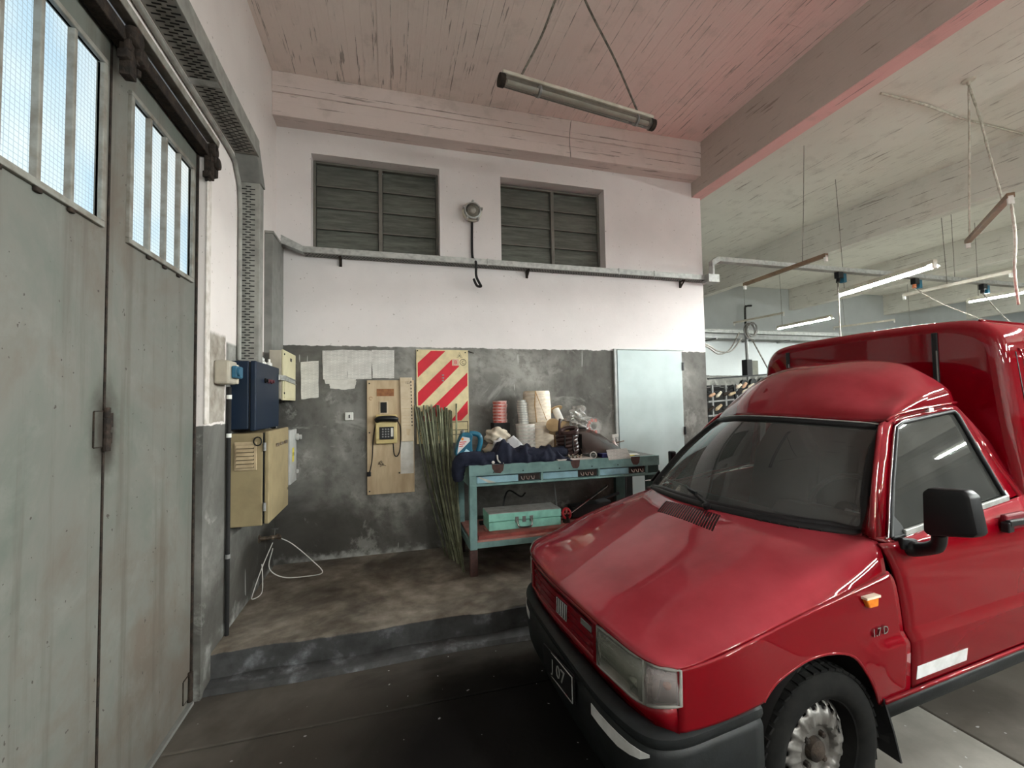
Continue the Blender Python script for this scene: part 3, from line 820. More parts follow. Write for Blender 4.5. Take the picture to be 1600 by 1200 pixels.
# ------------------------------------------------------------------ cable tray along the back wall
ct = thing('wall_cable_tray', 'long grey galvanised cable tray under the two louvre windows', 'cable tray', (1.3, 4.1, 2.83))
TZ = 2.815
MB().box(-0.71, 3.40, 4.045, 4.057, TZ, TZ+0.055).build('tray_front', M['galv'], ct, bevel=0.002)
MB().box(-0.71, 3.40, 4.045, YB-0.002, TZ-0.004, TZ+0.004).build('tray_base', M['grey_paint'], ct, bevel=0.001)
mb = MB(); x = -0.70; k = 0
while x < 3.38:
    for r_ in range(3):
        mb.box(x+(r_ % 2)*0.014, x+0.016+(r_ % 2)*0.014, 4.058+r_*0.028, 4.068+r_*0.028, TZ-0.0055, TZ-0.003)
    x += 0.028
o = mb.build('perforations', M['slot'], ct); o['kind'] = 'stuff'
for xx in (0.9, 2.3, 2.72):
    MB().box(xx, xx+0.012, 4.040, 4.06, TZ-0.006, TZ+0.06).build('joint_cover', M['galv'], ct, bevel=0.002)
for xx in (-0.42, 1.33, 3.12):
    MB().box(xx-0.012, xx+0.012, 4.07, YB, TZ-0.012, TZ-0.004).box(xx-0.012, xx+0.012, YB-0.012, YB, TZ-0.075, TZ-0.004).bar((xx, 4.075, TZ-0.01), (xx, YB-0.01, TZ-0.07), 0.014, 0.012).build('bracket', M['rust'], ct, bevel=0.002)
MB().prism([(-0.882, 4.03, 2.875), (-0.71, 4.045, 2.815), (-0.71, 4.045, 2.87), (-0.882, 4.03, 2.95)], (0, 0.1, 0)).build('inclined_end', M['galv'], ct, bevel=0.003)
MB().box(3.36, 3.50, 3.98, 4.10, TZ-0.035, TZ+0.055).build('corner_box', M['galv'], ct, bevel=0.004)
# second tray: rises at the wall end and crosses the hall
c2 = thing('hall_cable_tray', 'galvanised cable tray hung across the hall above the red van', 'cable tray', (6.5, 4.1, 3.0))
MB().box(3.445, 3.475, 4.02, 4.08, TZ+0.055, 3.0).build('riser', M['galv'], c2, bevel=0.004)
MB().prism([(3.445, 4.02, 2.985), (3.475, 4.02, 2.985), (3.56, 4.02, 3.035), (3.56, 4.02, 3.085), (3.52, 4.02, 3.085), (3.445, 4.02, 3.03)], (0, 0.06, 0)).build('bend', M['galv'], c2, bevel=0.003)
MB().box(3.56, 10.6, 4.02, 4.03, 3.03, 3.085).build('tray_front', M['galv'], c2, bevel=0.002)
MB().box(3.56, 10.6, 4.02, 4.09, 3.027, 3.035).build('tray_base', M['tray_grey'], c2, bevel=0.001)
for k, xx in enumerate((7.4, 10.2)):
    MB().tube([(xx, 4.06, 3.03), (xx, 4.06, CEIL)], 0.003, 6).build('hanger_rod', M['wire'], c2)
sk = []
for k, (px, py) in enumerate(((1312, 440), (1431, 450), (1537, 455))):
    p = at_y(px, py, 4.05)
    s = thing('plug_socket', ['blue cable socket hanging under the hall tray nearest the wall end', 'blue cable socket under the middle of the hall tray', 'blue cable socket under the far end of the hall tray'][k], 'socket', (p.x, 4.05, 2.93), group='blue sockets under the hall tray')
    MB().box(p.x-0.05, p.x+0.03, 4.02, 4.08, 2.95, 3.027).build('socket_body', M['black'], s, bevel=0.006)
    MB().box(p.x+0.03, p.x+0.08, 4.02, 4.08, 2.90, 3.01).build('socket_lid', M['jug_blue'], s, bevel=0.006)
    MB().cyl((p.x-0.02, 4.05, 2.95), (p.x-0.03, 4.05, 2.90), 0.022, 10).build('plug', simple('orange plug', (0.5, 0.17, 0.08), 0.5) if k == 1 else M['black'], s)
    ends = [(0, 0, -1.0), (0.55, -0.5, -0.55), (0.25, -0.4, -0.8)][k]
    q = Vector((p.x-0.03, 4.05, 2.90)); e = q+Vector(ends)
    MB().tube(smooth_path([q, q+Vector(ends)*0.35+Vector((0.0, 0, -0.04)), e]), 0.008, 6).build('flex', M['wire'], s)
# far tray on the rear wall of the hall
c3 = thing('far_wall_tray', 'long pale trunking on brackets along the far white wall', 'cable tray', (9, 8.8, 3.0))
MB().box(WX1, 15, 8.62, 8.72, 3.06, 3.15).build('trunking', M['galv'], c3, bevel=0.004)
MB().box(WX1, 15, 8.60, 8.72, 2.93, 3.04).build('lower_trunking', M['steel'], c3, bevel=0.004)
for k in range(9):
    xx = 5.2+k*1.1
    MB().box(xx, xx+0.04, 8.60, YF, 2.90, 2.93).build('bracket', M['steel'], c3)
pp = MB().tube(smooth_path([(8.55, 8.9, 3.05), (8.55, 8.9, 3.72), (8.60, 8.9, 3.80), (8.75, 8.9, 3.82)], 4), 0.025, 8).build('wall_pipe', M['black'], smooth=True)
tag(pp, 'thin black pipe with a bent top on the far white wall', 'pipe')

# ------------------------------------------------------------------ round wall lamp and its flex
rl = thing('bulkhead_lamp', 'round dusty bulkhead lamp on the wall between the louvre windows', 'lamp', (0.775, 4.1, 3.33))
lc = Vector((0.775, YB, 3.345))
MB().lathe([(0.085, 0), (0.095, 0.02), (0.095, 0.05), (0.085, 0.06)], lc, (0, -1, 0), 28).build('lamp_base', M['batten_white'], rl, smooth=True)
MB().lathe([(0.082, 0.06), (0.082, 0.085), (0.068, 0.09), (0.068, 0.06)], lc, (0, -1, 0), 28, caps=False).build('lamp_ring', M['galv'], rl, smooth=True)
MB().lathe([(0.068, 0.06), (0.066, 0.085), (0.055, 0.105), (0.03, 0.118), (0.0001, 0.122)], lc, (0, -1, 0), 24).build('lamp_glass', M['lampglass'], rl, smooth=True)
MB().lathe([(0.022, 0.02), (0.024, 0.06), (0.03, 0.085), (0.018, 0.1), (0.0001, 0.105)], lc, (0, -1, 0), 14).build('bulb', M['white_plastic'], rl, smooth=True)
for k in range(5):
    a = 2*math.pi*k/5+0.3
    MB().lathe([(0.012, 0.03), (0.012, 0.085), (0.006, 0.09)], lc+Vector((math.cos(a)*0.092, 0, math.sin(a)*0.092)), (0, -1, 0), 8).build('clamp_screw', M['galv'], rl)
fx = MB().tube(smooth_path([(0.775, 4.13, 3.25), (0.775, 4.14, 2.95), (0.79, 4.12, 2.88), (0.79, 4.03, 2.82), (0.79, 4.03, 2.70), (0.82, 4.03, 2.63), (0.835, 4.03, 2.60), (0.80, 4.05, 2.61), (0.775, 4.08, 2.68)], 6), 0.012, 8).build('lamp_flex', M['black_rough'], smooth=True)
tag(fx, 'black flex hanging from the round wall lamp past the cable tray', 'cable')

hw = MB().tube(smooth_path([at_y(893, 182, 3.985), at_y(890, 215, 3.95), at_y(892, 246, 3.955)], 4), 0.0035, 5).build('loose_wire', M['wire'])
tag(hw, 'thin loose wire dangling from the back beam below the tube lamp', 'wire')
# ================================================================== ELECTRICAL BOXES ON THE LEFT WALL
YBL = 3.055
bb = thing('control_cabinet', 'dark blue steel control cabinet under the slotted tray', 'cabinet', (-0.87, 3.35, 1.355))
MB().box(XL, -0.845, YBL, 3.645, 1.36, 1.785).build('cabinet_body', M['blue_box'], bb, bevel=0.006)
dr = MB().box(-0.838, -0.803, YBL+0.004, 3.645, 1.35, 1.787).build('cabinet_door', M['blue_box'], bb, bevel=0.008)
MB().box(-0.845, -0.838, YBL+0.01, 3.64, 1.365, 1.78).build('door_seal', M['black'], bb)
for k, y in enumerate((3.255, 3.335, 3.415)):
    o = MB().lathe([(0.016, 0), (0.016, 0.010), (0.011, 0.012), (0.011, 0.022), (0.0001, 0.024)], (-0.803, y, 1.672), (1, 0, 0), 14).build('push_button', simple('dark red button', (0.10, 0.03, 0.04), 0.4) if k else M['black'], dr, smooth=True)
for x_, y_ in ((-0.84, 3.33), (-0.83, 3.47), (-0.85, 3.40)):
    MB().lathe([(0.02, 0), (0.02, 0.02), (0.008, 0.03), (0.008, 0.05)], (x_, y_, 1.785), (0, 0, 1), 10).build('cable_gland', M['white_plastic'], bb, smooth=True)

bg = thing('relay_cabinet', 'beige steel cabinet with a louvred side vent below the blue cabinet', 'cabinet', (-0.85, 3.33, 0.765))
MB().box(XL, -0.765, YBL+0.005, 3.60, 0.765, 1.335).build('cabinet_body', M['beige_box'], bg, bevel=0.005)
dr = MB().box(-0.756, -0.728, YBL+0.008, 3.60, 0.772, 1.345).build('cabinet_door', M['beige_box'], bg, bevel=0.007)
MB().box(-0.765, -0.756, YBL+0.012, 3.595, 0.775, 1.335).build('door_seal', M['black'], bg)
for z in (1.25, 0.88):
    MB().cyl((-0.752, YBL-0.002, z-0.025), (-0.752, YBL-0.002, z+0.025), 0.009, 10).build('hinge', M['steel'], bg, smooth=True)
vt = MB().box(-0.920, -0.796, YBL-0.004, YBL+0.01, 1.108, 1.282).build('side_vent', M['beige_lite'], bg, bevel=0.003)
MB().box(-0.906, -0.810, YBL-0.0065, YBL, 1.125, 1.265).build('vent_hollow', M['rust'], vt)
for k in range(6):
    z = 1.128+k*0.0235
    MB().prism([(-0.906, YBL-0.006, z+0.006), (-0.906, YBL-0.020, z), (-0.906, YBL-0.018, z+0.004), (-0.906, YBL-0.006, z+0.019)], (0.096, 0, 0)).build('louvre', M['beige_lite'], vt)
MB().tube([(-0.79+0.022*math.cos(a), YBL-0.006, 1.285+0.026*math.sin(a)) for a in [i*math.pi/8 for i in range(16)]], 0.004, 6, closed=True).build('wire_loop', M['black'], bg)
for k, y in enumerate((3.25, 3.37, 3.49)):
    MB().box(-0.728, -0.716, y-0.03, y+0.03, 1.235, 1.255).build('selector_switch', M['brass'], dr, bevel=0.003)
MB().lathe([(0.009, 0), (0.009, 0.008)], (-0.728, 3.56, 0.90), (1, 0, 0), 10).build('door_lock', M['chrome'], dr)

gb = thing('isolator_box', 'pale grey isolator box with a yellow warning label behind the beige cabinet', 'box', (-0.86, 4.0, 0.86))
MB().box(XL, -0.80, 3.90, 4.148, 0.87, 1.30).build('box_body', M['palegrey'], gb, bevel=0.006)
lid = MB().box(-0.80, -0.775, 3.895, 4.148, 0.865, 1.305).build('box_lid', M['palegrey'], gb, bevel=0.006)
MB().box(-0.775, -0.7735, 3.975, 4.035, 1.04, 1.155).build('warning_label', M['yellow'], lid)
text('warning_text', 'I  0', 0.045, M['ink'], lid, (-0.773, 4.005, 1.10), (0, 1, 0), (0, 0, 1))
MB().lathe([(0.03, 0), (0.03, 0.02), (0.02, 0.025), (0.02, 0.045)], (-0.775, 4.11, 1.235), (1, 0, 0), 14).build('switch_knob', M['palegrey'], lid, smooth=True)
MB().box(-0.775, -0.755, 4.10, 4.13, 0.93, 0.96).build('latch', M['palegrey'], lid, bevel=0.003)

cp_ = thing('breaker_panel', 'cream breaker panel with a grey strap by the corner duct', 'cabinet', (-0.85, 4.0, 1.55))
MB().box(XL+0.06, -0.80, 3.70, 4.148, 1.555, 1.93).build('panel_body', M['greybeige'], cp_, bevel=0.005)
dr = MB().box(-0.80, -0.785, 3.70, 4.148, 1.545, 1.935).build('panel_door', M['cream'], cp_, bevel=0.004)
MB().box(-0.785, -0.780, 3.72, 4.12, 1.56, 1.695).build('lower_cover', M['cream'], dr, bevel=0.003)
MB().box(-0.785, -0.7835, 3.93, 3.99, 1.865, 1.89).build('type_plate', M['ink'], dr)
MB().prism([(-0.80, 3.60, 1.735), (-0.779, 3.69, 1.735), (-0.779, 4.10, 1.72), (-0.80, 4.145, 1.70), (-0.80, 4.145, 1.655), (-0.779, 4.10, 1.68), (-0.779, 3.69, 1.695), (-0.80, 3.60, 1.695)], (0.008, 0, 0)).build('metal_strap', M['galv'], cp_, bevel=0.002)
for z in (1.90, 1.60):
    MB().lathe([(0.008, 0), (0.008, 0.006)], (-0.785, 3.72, z), (1, 0, 0), 8).build('screw', M['black'], dr)
pipeb = MB().tube(smooth_path([(-0.86, 3.70, 1.50), (-0.86, 3.74, 1.47), (-0.86, 3.76, 1.40), (-0.86, 3.72, 1.34)], 6), 0.022, 10).build('elbow_conduit', M['black'], smooth=True)
tag(pipeb, 'short black flexible conduit between the cream panel and beige cabinet', 'conduit')
for k, (y, z) in enumerate(((3.78, 1.37), (3.83, 1.36))):
    o = MB().cyl((-0.87, y, 1.335), (-0.87, y, 1.555), 0.011, 8).build('white_conduit', M['white_plastic'])
    tag(o, ['thin white conduit rising behind the black elbow', 'thin white conduit closest to the corner under the cream panel'][k], 'conduit')

ob = thing('wall_outlet', 'beige wall socket box with a blue flap beside the steel door', 'socket', (-0.91, 2.86, 1.62))
MB().box(XL, -0.868, 2.79, 2.925, 1.63, 1.765).build('outlet_body', M['greybeige'], ob, bevel=0.012)
MB().box(-0.905, -0.868, 2.915, 2.96, 1.635, 1.75).build('outlet_cap', M['yarn_cream'], ob, bevel=0.006)
MB().box(-0.868, -0.838, 2.82, 2.93, 1.665, 1.735).build('flap', M['blue_plastic'], ob, bevel=0.008)
MB().cyl((-0.838, 2.84, 1.70), (-0.826, 2.84, 1.70), 0.026, 14).build('flap_boss', M['blue_plastic'], ob, smooth=True)

pv = thing('wall_pipe_run', 'black vertical pipe on the left wall with pale clamps', 'pipe', (-0.925, 2.985, PLAT))
MB().cyl((-0.928, 2.985, PLAT), (-0.928, 2.985, 1.62), 0.012, 12).build('pipe', M['black_rough'], pv, smooth=True)
for z in (1.56, 1.33, 0.62):
    MB().cyl((-0.928, 2.985, z-0.012), (-0.928, 2.985, z+0.012), 0.0145, 12).build('clamp', M['white_plastic'] if z > 1 else M['steel'], pv, smooth=True)

# tap with white hose
tp = thing('water_tap', 'old brass tap on the left wall near the platform corner', 'tap', (-0.9, 3.72, 0.5))
ty, tz = 3.70, 0.515
MB().lathe([(0.03, 0), (0.03, 0.006), (0.014, 0.01), (0.014, 0.09)], (XL, ty, tz), (1, 0, 0), 14).build('wall_flange', M['brass'], tp, smooth=True)
MB().tube(smooth_path([(-0.87, ty, tz), (-0.845, ty+0.02, tz), (-0.83, ty+0.06, tz-0.005), (-0.83, ty+0.10, tz-0.03)], 5), 0.017, 10).build('tap_body', M['brass'], tp, smooth=True)
MB().cyl((-0.845, ty+0.02, tz), (-0.845, ty+0.02, tz+0.055), 0.011, 10).bar((-0.875, ty+0.02, tz+0.06), (-0.815, ty+0.02, tz+0.06), 0.014, 0.012).build('tap_handle', M['chrome'], tp, bevel=0.002)
hs = MB().tube(smooth_path([(-0.83, ty+0.10, tz-0.03), (-0.74, ty+0.12, 0.42), (-0.60, ty+0.12, 0.28), (-0.52, ty+0.10, PLAT+0.02), (-0.62, ty+0.05, PLAT+0.02), (-0.78, ty+0.0, PLAT+0.05), (-0.87, ty-0.02, 0.30), (-0.85, ty-0.01, 0.44)], 7), 0.0036, 8).build('white_hose', M['white_plastic'], smooth=True)
tag(hs, 'thin white hose dropping from the brass tap to the platform', 'hose')
hs = MB().tube(smooth_path([(-0.86, ty+0.03, 0.47), (-0.90, ty-0.10, 0.33), (-0.925, ty-0.22, 0.20), (-0.915, ty-0.26, PLAT+0.015), (-0.88, ty-0.18, PLAT+0.02), (-0.89, ty-0.12, 0.28), (-0.90, ty-0.10, 0.36)], 7), 0.0032, 8).build('water_hose', M['white_plastic'], smooth=True)
tag(hs, 'thin white cord looped against the wall foot below the tap', 'cord')

# ================================================================== BACK WALL BOARDS, PAPERS, PHONE, SIGN
YS = YB-0.002
def sheet(name, px, label, mat='paper', yoff=0.004, lift=0.012):
    """torn paper outline given by picture points on the back wall, curled a little"""
    pts = [at_y(x, y, YB) for x, y in px]
    out = []
    for i, p in enumerate(pts):
        q = pts[(i+1) % len(pts)]
        n = 5
        for k in range(n):
            t = k/n; r = p.lerp(q, t)
            j = 0.003 if k else 0
            out.append(Vector((r.x+random.uniform(-j, j), YB-yoff-0.0025, r.z+random.uniform(-j, j))))
    o = MB().prism(out, (0, 0.0016, 0)).build(name, M[mat])
    return tag(o, label, 'paper')
sheet('paper_list', [(470, 566), (498, 564), (498, 621), (471, 624)], 'torn printed list half hidden by the cream breaker panel')
sheet('paper_list', [(504, 548), (543, 547), (543, 593), (505, 593)], 'leftmost of three creased printed lists pinned side by side', yoff=0.008)
sheet('paper_list', [(543, 547), (581, 548), (581, 592), (543, 592)], 'middle creased list of three pinned side by side', yoff=0.006)
sheet('paper_list', [(581, 547), (616, 547), (616, 591), (582, 591)], 'curled list at the right of the three pinned side by side', yoff=0.007)
sheet('paper_scrap', [(507, 592), (556, 591), (556, 601), (509, 600)], 'torn strip hanging below the pinned lists', 'paper_plain', 0.005)
sheet('paper_scrap', [(514, 599), (557, 595), (554, 607), (538, 609), (516, 607)], 'lowest torn scrap below the pinned lists', 'paper_plain', 0.003)

# switch
sw = thing('light_switch', 'small white switch on the grey dado left of the phone board', 'switch', (-0.345, YB-0.02, 1.36))
MB().box(-0.385, -0.315, YB-0.028, YB, 1.365, 1.435).build('switch_box', M['white_plastic'], sw, bevel=0.006)
MB().box(-0.352, -0.342, YB-0.034, YB-0.026, 1.385, 1.415).build('switch_rocker', M['black'], sw, bevel=0.002)

bd = thing('phone_board', 'tall bare plywood board carrying the wall phone', 'board', (0.005, YB-0.02, 0.70))
x0, x1 = -0.198, 0.212
MB().box(x0, x1, YB-0.028, YB-0.004, 0.70, 1.718).build('plywood_panel', M['plywood'], bd, bevel=0.002)
yb = YB-0.029
MB().box(-0.115, 0.035, yb-0.0015, yb, 1.575, 1.64).build('adhesive_patch', M['brown_tape'], bd)
MB().box(-0.083, -0.028, yb-0.010, yb, 1.425, 1.52).build('socket_recess', M['black_rough'], bd, bevel=0.002)
MB().box(-0.093, -0.018, yb-0.006, yb, 1.415, 1.53).build('socket_frame', M['plywood_pale'], bd, bevel=0.002)
MB().box(0.09, 0.205, yb-0.0012, yb, 0.87, 1.17).build('pale_patch', M['paper_plain'], bd)
for (x, z) in ((x0+0.02, 1.69), (x1-0.02, 1.69), (x0+0.02, 0.73), (x0+0.02, 1.25), (0.08, 0.88)):
    MB().lathe([(0.007, 0), (0.006, 0.004), (0.0001, 0.005)], (x, yb, z), (0, -1, 0), 8).build('nail', M['black'], bd)
mb = MB()
for k in range(7):
    a = random.uniform(0, 6.28); c = Vector((-0.07+random.uniform(-.03, .03), yb-0.004, 0.96+random.uniform(-.025, .03)))
    d = Vector((math.cos(a)*.02, 0, math.sin(a)*.02)); mb.tube([c-d, c+d], 0.0018, 5)
o = mb.build('pencil_scrawl', M['ink'], bd); o['kind'] = 'stuff'
for (zz, s) in ((1.66, 0.7),):
    MB().tube([(-0.165+0.014*math.cos(a), yb-0.001, 1.555+0.014*math.sin(a)) for a in [i*math.pi/8 for i in range(14)]], 0.0018, 5).build('pencil_mark', M['brown_tape'], bd)

ls = thing('label_strip_board', 'narrow board with a column of handwritten labels beside the phone board', 'board', (0.15, YB-0.04, 1.16))
c = Vector((0.148, YB-0.040, 1.452)); ax = Vector((0.054, 0, 0.0)); az = Vector((-0.006, 0, 0.29))
MB().obox(c, ax, (0, 0.008, 0), az).build('strip_panel', M['plywood_pale'], ls, bevel=0.002)
for k in range(14):
    t = 0.86-k*0.105
    p = c+az*t+Vector((0, -0.0088, 0))
    if k in (0, 5, 8, 10, 11, 12, 13): MB().bar(p-ax*0.8, p+ax*0.45, 0.001, 0.004).build('ruled_line', M['plywood'], ls)
    q = c+az*t+ax*0.78+Vector((0, -0.0088, 0))
    MB().obox(q, (0.005, 0, 0), (0, 0.001, 0), (0, 0, 0.006 if k % 2 else 0.008)).build('tab_mark', M['ink'], ls)
p = c+az*-0.72+Vector((0.01, -0.0088, 0))
MB().prism([p+Vector((-0.02, 0, 0.035)), p+Vector((0.018, 0, 0.03)), p+Vector((0.005, 0, -0.03)), p+Vector((-0.018, 0, -0.02))], (0, 0.0008, 0)).build('stain', M['plywood'], ls)
text('column_heading', '123', 0.028, M['ink'], ls, c+az*0.83+Vector((0.012, -0.0086, 0)), (1, 0, 0), (0, 0, 1))

ph = thing('wall_phone', 'yellowed wall phone with black handset and keypad', 'phone', (-0.03, yb-0.04, 1.14))
MB().prism([(-0.125, yb, 1.15), (-0.125, yb-0.045, 1.15), (-0.125, yb-0.06, 1.20), (-0.125, yb-0.05, 1.395), (-0.125, yb, 1.41)], (0.185, 0, 0)).build('phone_body', M['phone'], ph, bevel=0.010)
MB().tube(smooth_path([(-0.112, yb-0.055, 1.362), (-0.09, yb-0.078, 1.372), (-0.03, yb-0.086, 1.375), (0.03, yb-0.078, 1.372), (0.052, yb-0.055, 1.362)], 5), 0.026, 12).build('handset', M['black'], ph, smooth=True)
kp = MB().obox((-0.03, yb-0.0595, 1.245), (0.062, 0, 0), (0, 0.003, 0), (0, 0.0035, 0.055)).build('keypad', M['black'], ph, bevel=0.002)
for i in range(3):
    for j in range(4):
        MB().box(-0.070+i*0.024, -0.056+i*0.024, yb-0.0655, yb-0.060, 1.208+j*0.022, 1.220+j*0.022).build('key', M['steel'], kp, bevel=0.001)
MB().box(0.006, 0.026, yb-0.0645, yb-0.060, 1.21, 1.29).build('number_card', M['paper_plain'], kp)
MB().tube(smooth_path([(-0.125, yb-0.02, 1.33), (-0.145, yb-0.02, 1.2), (-0.155, yb-0.02, 1.02), (-0.175, yb-0.02, 0.91), (-0.19, yb-0.01, 0.885)], 6), 0.005, 6).build('line_cord', M['black'], ph)
MB().tube(smooth_path([(0.06, yb-0.03, 1.36), (0.09, yb-0.02, 1.28), (0.085, yb-0.02, 1.1), (0.062, yb-0.02, 1.035), (0.035, yb-0.02, 1.05), (0.025, yb-0.02, 1.15)], 6), 0.005, 6).build('handset_cord', M['black'], ph)
MB().box(-0.198, -0.165, yb-0.022, yb-0.002, 0.865, 0.905).build('line_plug', M['black'], ph, bevel=0.005)

# extinguisher sign
sg = thing('extinguisher_sign', 'cream sign board with red diagonal stripes and letters A B C', 'sign', (0.48, YB-0.01, 1.13))
SX0, SX1, SZ0, SZ1 = 0.236, 0.722, 1.13, 2.004
MB().box(SX0, SX1, YB-0.018, YB-0.006, SZ0, SZ1).build('sign_board', M['sign_cream'], sg, bevel=0.002)
k_ = (SX1-SX0)/640.0
def sp(u, v, d=0.0): return Vector((SX0+(u-78)*k_, YB-0.0182-d, SZ1-(v-135)*k_))
for poly in ([(95, 300), (255, 148), (435, 148), (95, 478)],
             [(95, 660), (515, 250), (515, 330), (605, 330), (605, 335), (125, 818), (95, 818)],
             [(95, 1012), (705, 415), (705, 580), (265, 1012)],
             [(490, 1015), (705, 765), (705, 930), (620, 1015)]):
    MB().prism([sp(*q) for q in poly], (0, -0.0006, 0)).build('red_stripe', M['sign_red'], sg)
def line(a, b, wd=0.005):
    MB().bar(sp(*a, 0.0004), sp(*b, 0.0004), 0.0008, wd, up=(0, 1, 0)) if False else None
mb = MB()
for a, b in (((110, 1030), (705, 1030)), ((110, 1130), (705, 1130)), ((110, 1185), (705, 1185)), ((110, 1030), (110, 1185)), ((702, 1030), (702, 1185))):
    p, q = sp(*a, 0.0005), sp(*b, 0.0005)
    if abs(p.x-q.x) > abs(p.z-q.z): mb.box(p.x, q.x, p.y-0.0003, p.y+0.0003, p.z-0.003, p.z+0.003)
    else: mb.box(p.x-0.003, p.x+0.003, p.y-0.0003, p.y+0.0003, q.z, p.z)
mb.build('text_frame', M['ink'], sg)
MB().prism([sp(608, 165, .0002), sp(575, 232, .0002), sp(642, 232, .0002)], (0, -0.0008, 0)).build('letter_triangle', M['sign_cream'], sg)
pb = [sp(608, 165, .001), sp(575, 232, .001), sp(642, 232, .001)]
MB().tube(pb, 0.0022, 5, closed=True).build('triangle_outline', M['ink'], sg)
MB().prism([sp(520, 250, .0004), sp(598, 250, .0004), sp(598, 328, .0004), sp(520, 328, .0004)], (0, -0.0008, 0)).build('letter_square', simple('pinkish print', (0.62, 0.40, 0.32), 0.4), sg)
cc = sp(652, 288, .0008)
MB().tube([cc+Vector((0.029*math.cos(a), 0, 0.029*math.sin(a))) for a in [i*math.pi/12 for i in range(24)]], 0.0025, 5, closed=True).build('circle_outline', M['ink'], sg)
text('letter_a', 'A', 0.040, M['ink'], sg, sp(608, 212, .001), (1, 0, 0), (0, 0, 1))
text('letter_b', 'B', 0.050, M['sign_red'], sg, sp(559, 290, .0016), (1, 0, 0), (0, 0, 1))
text('letter_c', 'C', 0.045, M['ink'], sg, sp(652, 290, .001), (1, 0, 0), (0, 0, 1))
for q in ((95, 150), (682, 165)):
    MB().lathe([(0.007, 0), (0.006, 0.004), (0.0001, 0.005)], sp(*q), (0, -1, 0), 8).build('nail', M['black'], sg)
mb = MB()
for k in range(3):
    p = sp(400, 450+k*34, 0.004); mb.obox(p, (0.010, 0, 0), (0, 0.004, 0), (0, 0, 0.006))
mb.build('hanger_hook', M['steel'], sg, bevel=0.001)
nl = MB().tube([(0.722, YB, 1.995), (0.73, YB-0.02, 1.99), (0.775, YB-0.03, 1.975)], 0.005, 6).build('wall_nail', M['rust'])
tag(nl, 'bent rusty nail in the wall at the upper corner of the striped sign', 'nail')
# ================================================================== RODS, BENCH AND WHAT LIES ON IT
rd_group = 'long thin rods leaning against the wall beside the bench'
tops = [648, 652, 655, 659, 662, 665, 668, 671, 674, 677, 679, 682, 684, 687, 690, 692, 695, 698, 700, 703, 705, 713, 667, 686, 697]
rods = []
tops.sort()
n_r = len(tops)
ORD = 'first second third fourth fifth sixth seventh eighth ninth tenth eleventh twelfth thirteenth fourteenth fifteenth sixteenth seventeenth eighteenth nineteenth twentieth twenty-first twenty-second twenty-third twenty-fourth twenty-fifth twenty-sixth twenty-seventh'.split()
for k, tx in enumerate(tops):
    ty_ = 634+random.uniform(-2, 9) if tx != 713 else 631
    if tx < 653: ty_ = 632+random.uniform(0, 4)
    y_t = YB-0.03-random.uniform(0, 0.03)
    a = at_y(tx, ty_, y_t)
    f = (tx-648)/57.0
    bx = 703+f*28+random.uniform(-7, 4); bx = min(bx, 732)
    by = 868+(bx-700)*0.75+random.uniform(-5, 3)
    if k == 0: bx, by = 696, 868
    b_ = at_z(bx, by, PLAT)
    b_.y = min(max(b_.y, 3.44), 3.95); b_.x = min(b_.x, 0.555)
    r = random.uniform(0.0065, 0.0095)
    mid = (a+b_)/2+Vector((-0.02-0.015*random.random(), 0.0, -0.01))
    o = MB().tube(smooth_path([b_+Vector((0, 0, 0.002)), mid, a], 4), r, 7).build('rod', M['rod'] if k % 5 in (0, 2, 3) else M['rod_pale'], smooth=True)
    if tx == 713: tag(o, 'rod standing apart with its top bent to the right, before the striped sign', 'rod')
    elif k == 0: tag(o, 'leftmost thin rod of the leaning bundle, nearest the phone board', 'rod')
    else: tag(o, ORD[k]+' rod from the phone board in the leaning bundle, counted along the tops', 'rod', rd_group)

BT = 1.012; BY0, BY1 = 3.385, 4.02; BX0, BX1 = 0.588, 2.262
bn = thing('workbench', 'worn teal steel workbench with three blue drawers and a lower shelf', 'workbench', (1.42, 3.7, PLAT))
def leg(x0, x1, y0, y1, mat='teal', foot=True):
    o = MB().box(x0, x1, y0, y1, PLAT+(0.2 if foot else 0), BT-0.01).build('leg', M[mat], bn, bevel=0.004)
    if foot: MB().box(x0-0.001, x1+0.001, y0-0.001, y1+0.001, PLAT, PLAT+0.2).build('rusty_foot', M['primer'], o, bevel=0.004)
leg(BX0, BX0+0.058, BY0, BY0+0.05); leg(BX1-0.11, BX1, BY0, BY0+0.05, 'teal_shade')
leg(BX0, BX0+0.055, BY1-0.05, BY1); leg(BX1-0.10, BX1, BY1-0.05, BY1, 'teal_shade')
MB().box(BX0, BX1, BY0+0.004, BY1, BT-0.012, BT).build('bench_top', M['benchtop'], bn, bevel=0.003)
ap = MB().box(BX0-0.004, BX1+0.002, BY0-0.012, BY0+0.006, 0.932, BT+0.004).build('front_apron', M['teal'], bn, bevel=0.003)
for px, wd in ((778, 0.10), (899, 0.085), (993, 0.09)):
    p = at_y(px, 733, BY0-0.012)
    MB().prism([(p.x-wd/2, BY0-0.0125, BT+0.003), (p.x+wd/2, BY0-0.0125, BT+0.003), (p.x+wd*0.42, BY0-0.0125, 0.965), (p.x+wd*0.2, BY0-0.0125, 0.945), (p.x-wd*0.25, BY0-0.0125, 0.95), (p.x-wd*0.45, BY0-0.0125, 0.985)], (0, -0.001, 0)).build('bare_patch', M['primer'], ap)
for x in (0.78, 1.02, 1.33, 1.62, 1.86):
    MB().lathe([(0.006, 0), (0.005, 0.004), (0.0001, 0.005)], (x, BY0-0.012, 0.955), (0, -1, 0), 8).build('bolt', M['teal_shade'], ap)
MB().box(BX0, BX1, BY0-0.006, BY0+0.02, 0.850, 0.868).build('drawer_rail', M['teal'], bn, bevel=0.003)
